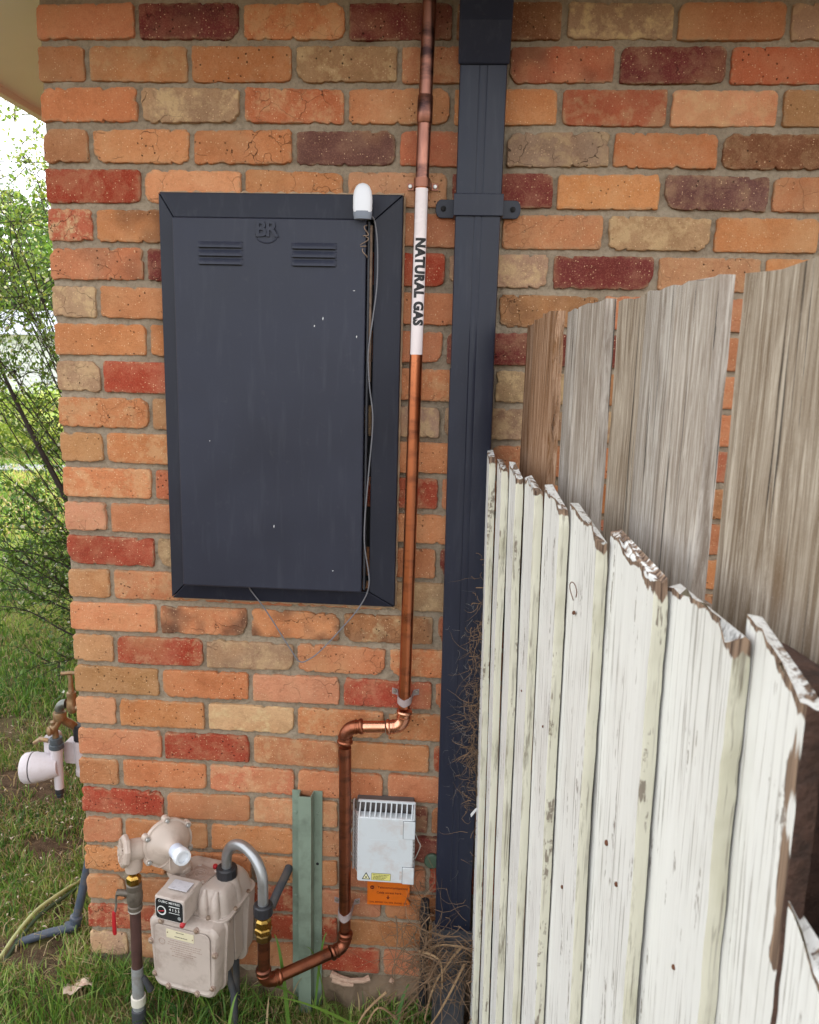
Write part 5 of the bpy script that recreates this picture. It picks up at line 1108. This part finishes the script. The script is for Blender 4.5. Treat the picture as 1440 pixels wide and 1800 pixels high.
stem([(-.66, 2.05, .3), (-.8, 1.82, .62), (-.93, 1.8, .72), (-1.12, 1.8, .79), (-1.35, 1.78, .81)], .010, 14, .28, 9); stem([(-.7, 2.0, .15), (-.86, 1.85, .32), (-.97, 1.8, .38), (-1.15, 1.78, .49), (-1.3, 1.76, .52)], .008, 12, .26, 8)
for k in range(50):
    tx, ty, tz = rr2.uniform(-1.65, -.75), rr2.uniform(1.5, 3.0), rr2.uniform(1.25, 2.75) if k % 3 else rr2.uniform(2.1, 2.75)
    b0 = root + Vector((rr2.uniform(-.12, .1), rr2.uniform(-.15, .15), 0)); m1 = b0.lerp(Vector((tx, ty, tz)), .45) + Vector((.12, rr2.uniform(-.1, .1), rr2.uniform(-.1, .2)))
    stem([b0, m1, (tx, ty, tz), (tx - rr2.uniform(-.05, .12), ty + rr2.uniform(-.1, .1), tz + rr2.uniform(.05, .2))], rr2.uniform(.0028, .0055), 18, .34, 16)
for k in range(20):
    tx, ty, tz = rr2.uniform(-1.6, -.95), rr2.uniform(1.5, 2.7), rr2.uniform(.3, 1.2); stem([root + Vector((0, 0, .15)), root.lerp(Vector((tx, ty, tz)), .5) + Vector((0, 0, .1)), (tx, ty, tz)], .0045, 22, .28, 13)
br.build('stems', BARK, sh)
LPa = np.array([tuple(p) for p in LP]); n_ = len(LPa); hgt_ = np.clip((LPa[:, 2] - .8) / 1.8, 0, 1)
tn = np.clip(.16 + .44 * hgt_ + rgs.normal(0, .17, n_), 0, .92); tn[rgs.random(n_) < .05] = 1.0  # tint rises with height: sunlit top and darker base put into the leaves
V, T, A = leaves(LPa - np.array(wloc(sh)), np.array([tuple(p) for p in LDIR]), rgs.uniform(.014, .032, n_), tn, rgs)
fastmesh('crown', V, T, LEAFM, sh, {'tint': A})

# ------------------------------------------------------------------ far background
def far_tree(name, label, cat, base, rad, zc, n, size, tints, seed, trunk, group=None):
    t = thing(name, label, cat, base, 0, group); rg_ = np.random.default_rng(seed)
    nc = 46; C = rg_.normal(size=(nc, 3)); C /= np.linalg.norm(C, axis=1, keepdims=True); C *= rg_.uniform(.35, 1, (nc, 1)) ** .5; C = C * np.array(rad) + np.array([0, 0, zc])
    idx = rg_.integers(0, nc, n); P = C[idx] + rg_.normal(size=(n, 3)) * np.array(rad) * .16; P[:, 2] = np.maximum(P[:, 2], .05)
    V, T, A = leaves(P, rg_.normal(size=(n, 3)) + [0, 0, .2], rg_.uniform(.6, 1.4, n) * size, np.clip(rg_.normal(tints, .14, n) + .06 * rg_.normal(size=nc)[idx], 0, .95), rg_)
    fastmesh('crown', V, T, LEAFM, t, {'tint': A})
    m_ = MB().tube([(0, 0, -.1), (.1, 0, zc * .5), (.0, .1, zc)], [trunk, trunk * .7, trunk * .3], 8)
    for q in range(7): m_.tube([(0.05, .05, zc * .5), tuple(C[q] * .5 + np.array([0, 0, zc * .4])), tuple(C[q])], [trunk * .4, trunk * .25, trunk * .1], 5)
    m_.build('trunk', BARK, t, local=True); return t
far_tree('garden_bush', 'bright yellow-green bush beyond the footpath', 'bush', (-6.6, 12.2, 0), (1.5, .9, .62), .62, 9000, .07, .72, 1, .05)
far_tree('garden_bush', 'mid green bush left of the bright one, at the picture edge', 'bush', (-9.2, 13.0, 0), (1.4, .9, .7), .68, 8000, .07, .45, 2, .05)
far_tree('street_tree', 'dark green street tree above the white house', 'tree', (-19.5, 34, 0), (3.4, 3, 3.2), 5.6, 7000, .3, .25, 3, .25)
far_tree('street_tree', 'lighter green tree right of the dark street tree', 'tree', (-15.5, 38, 0), (3.0, 3, 3.0), 5.0, 7000, .3, .5, 4, .22)
nh = thing('white_house', 'white weatherboard house across the lawn behind the shrub', 'house', (-15, 27, 0))
MB().box(-22, -9, 27, 34, 0, 2.5).build('wall', pmat('white_boards', rgb(236, 238, 242), .6), nh, smooth=0)
for k in range(14): MB().box(-22.02, -8.98, 26.965, 26.998, .12 + k * .17, .27 + k * .17).build('weatherboard', MATS['white_boards'], nh, smooth=0)
MB().add([(-22.5, 26.5, 2.5), (-8.5, 26.5, 2.5), (-8.5, 34.5, 2.5), (-22.5, 34.5, 2.5), (-20, 30.5, 3.6), (-11, 30.5, 3.6)], [(0, 1, 5, 4), (1, 2, 5), (2, 3, 4, 5), (3, 0, 4), (3, 2, 1, 0)]).build('roof', pmat('pale_roof', rgb(170, 176, 186), .6), nh, smooth=0)
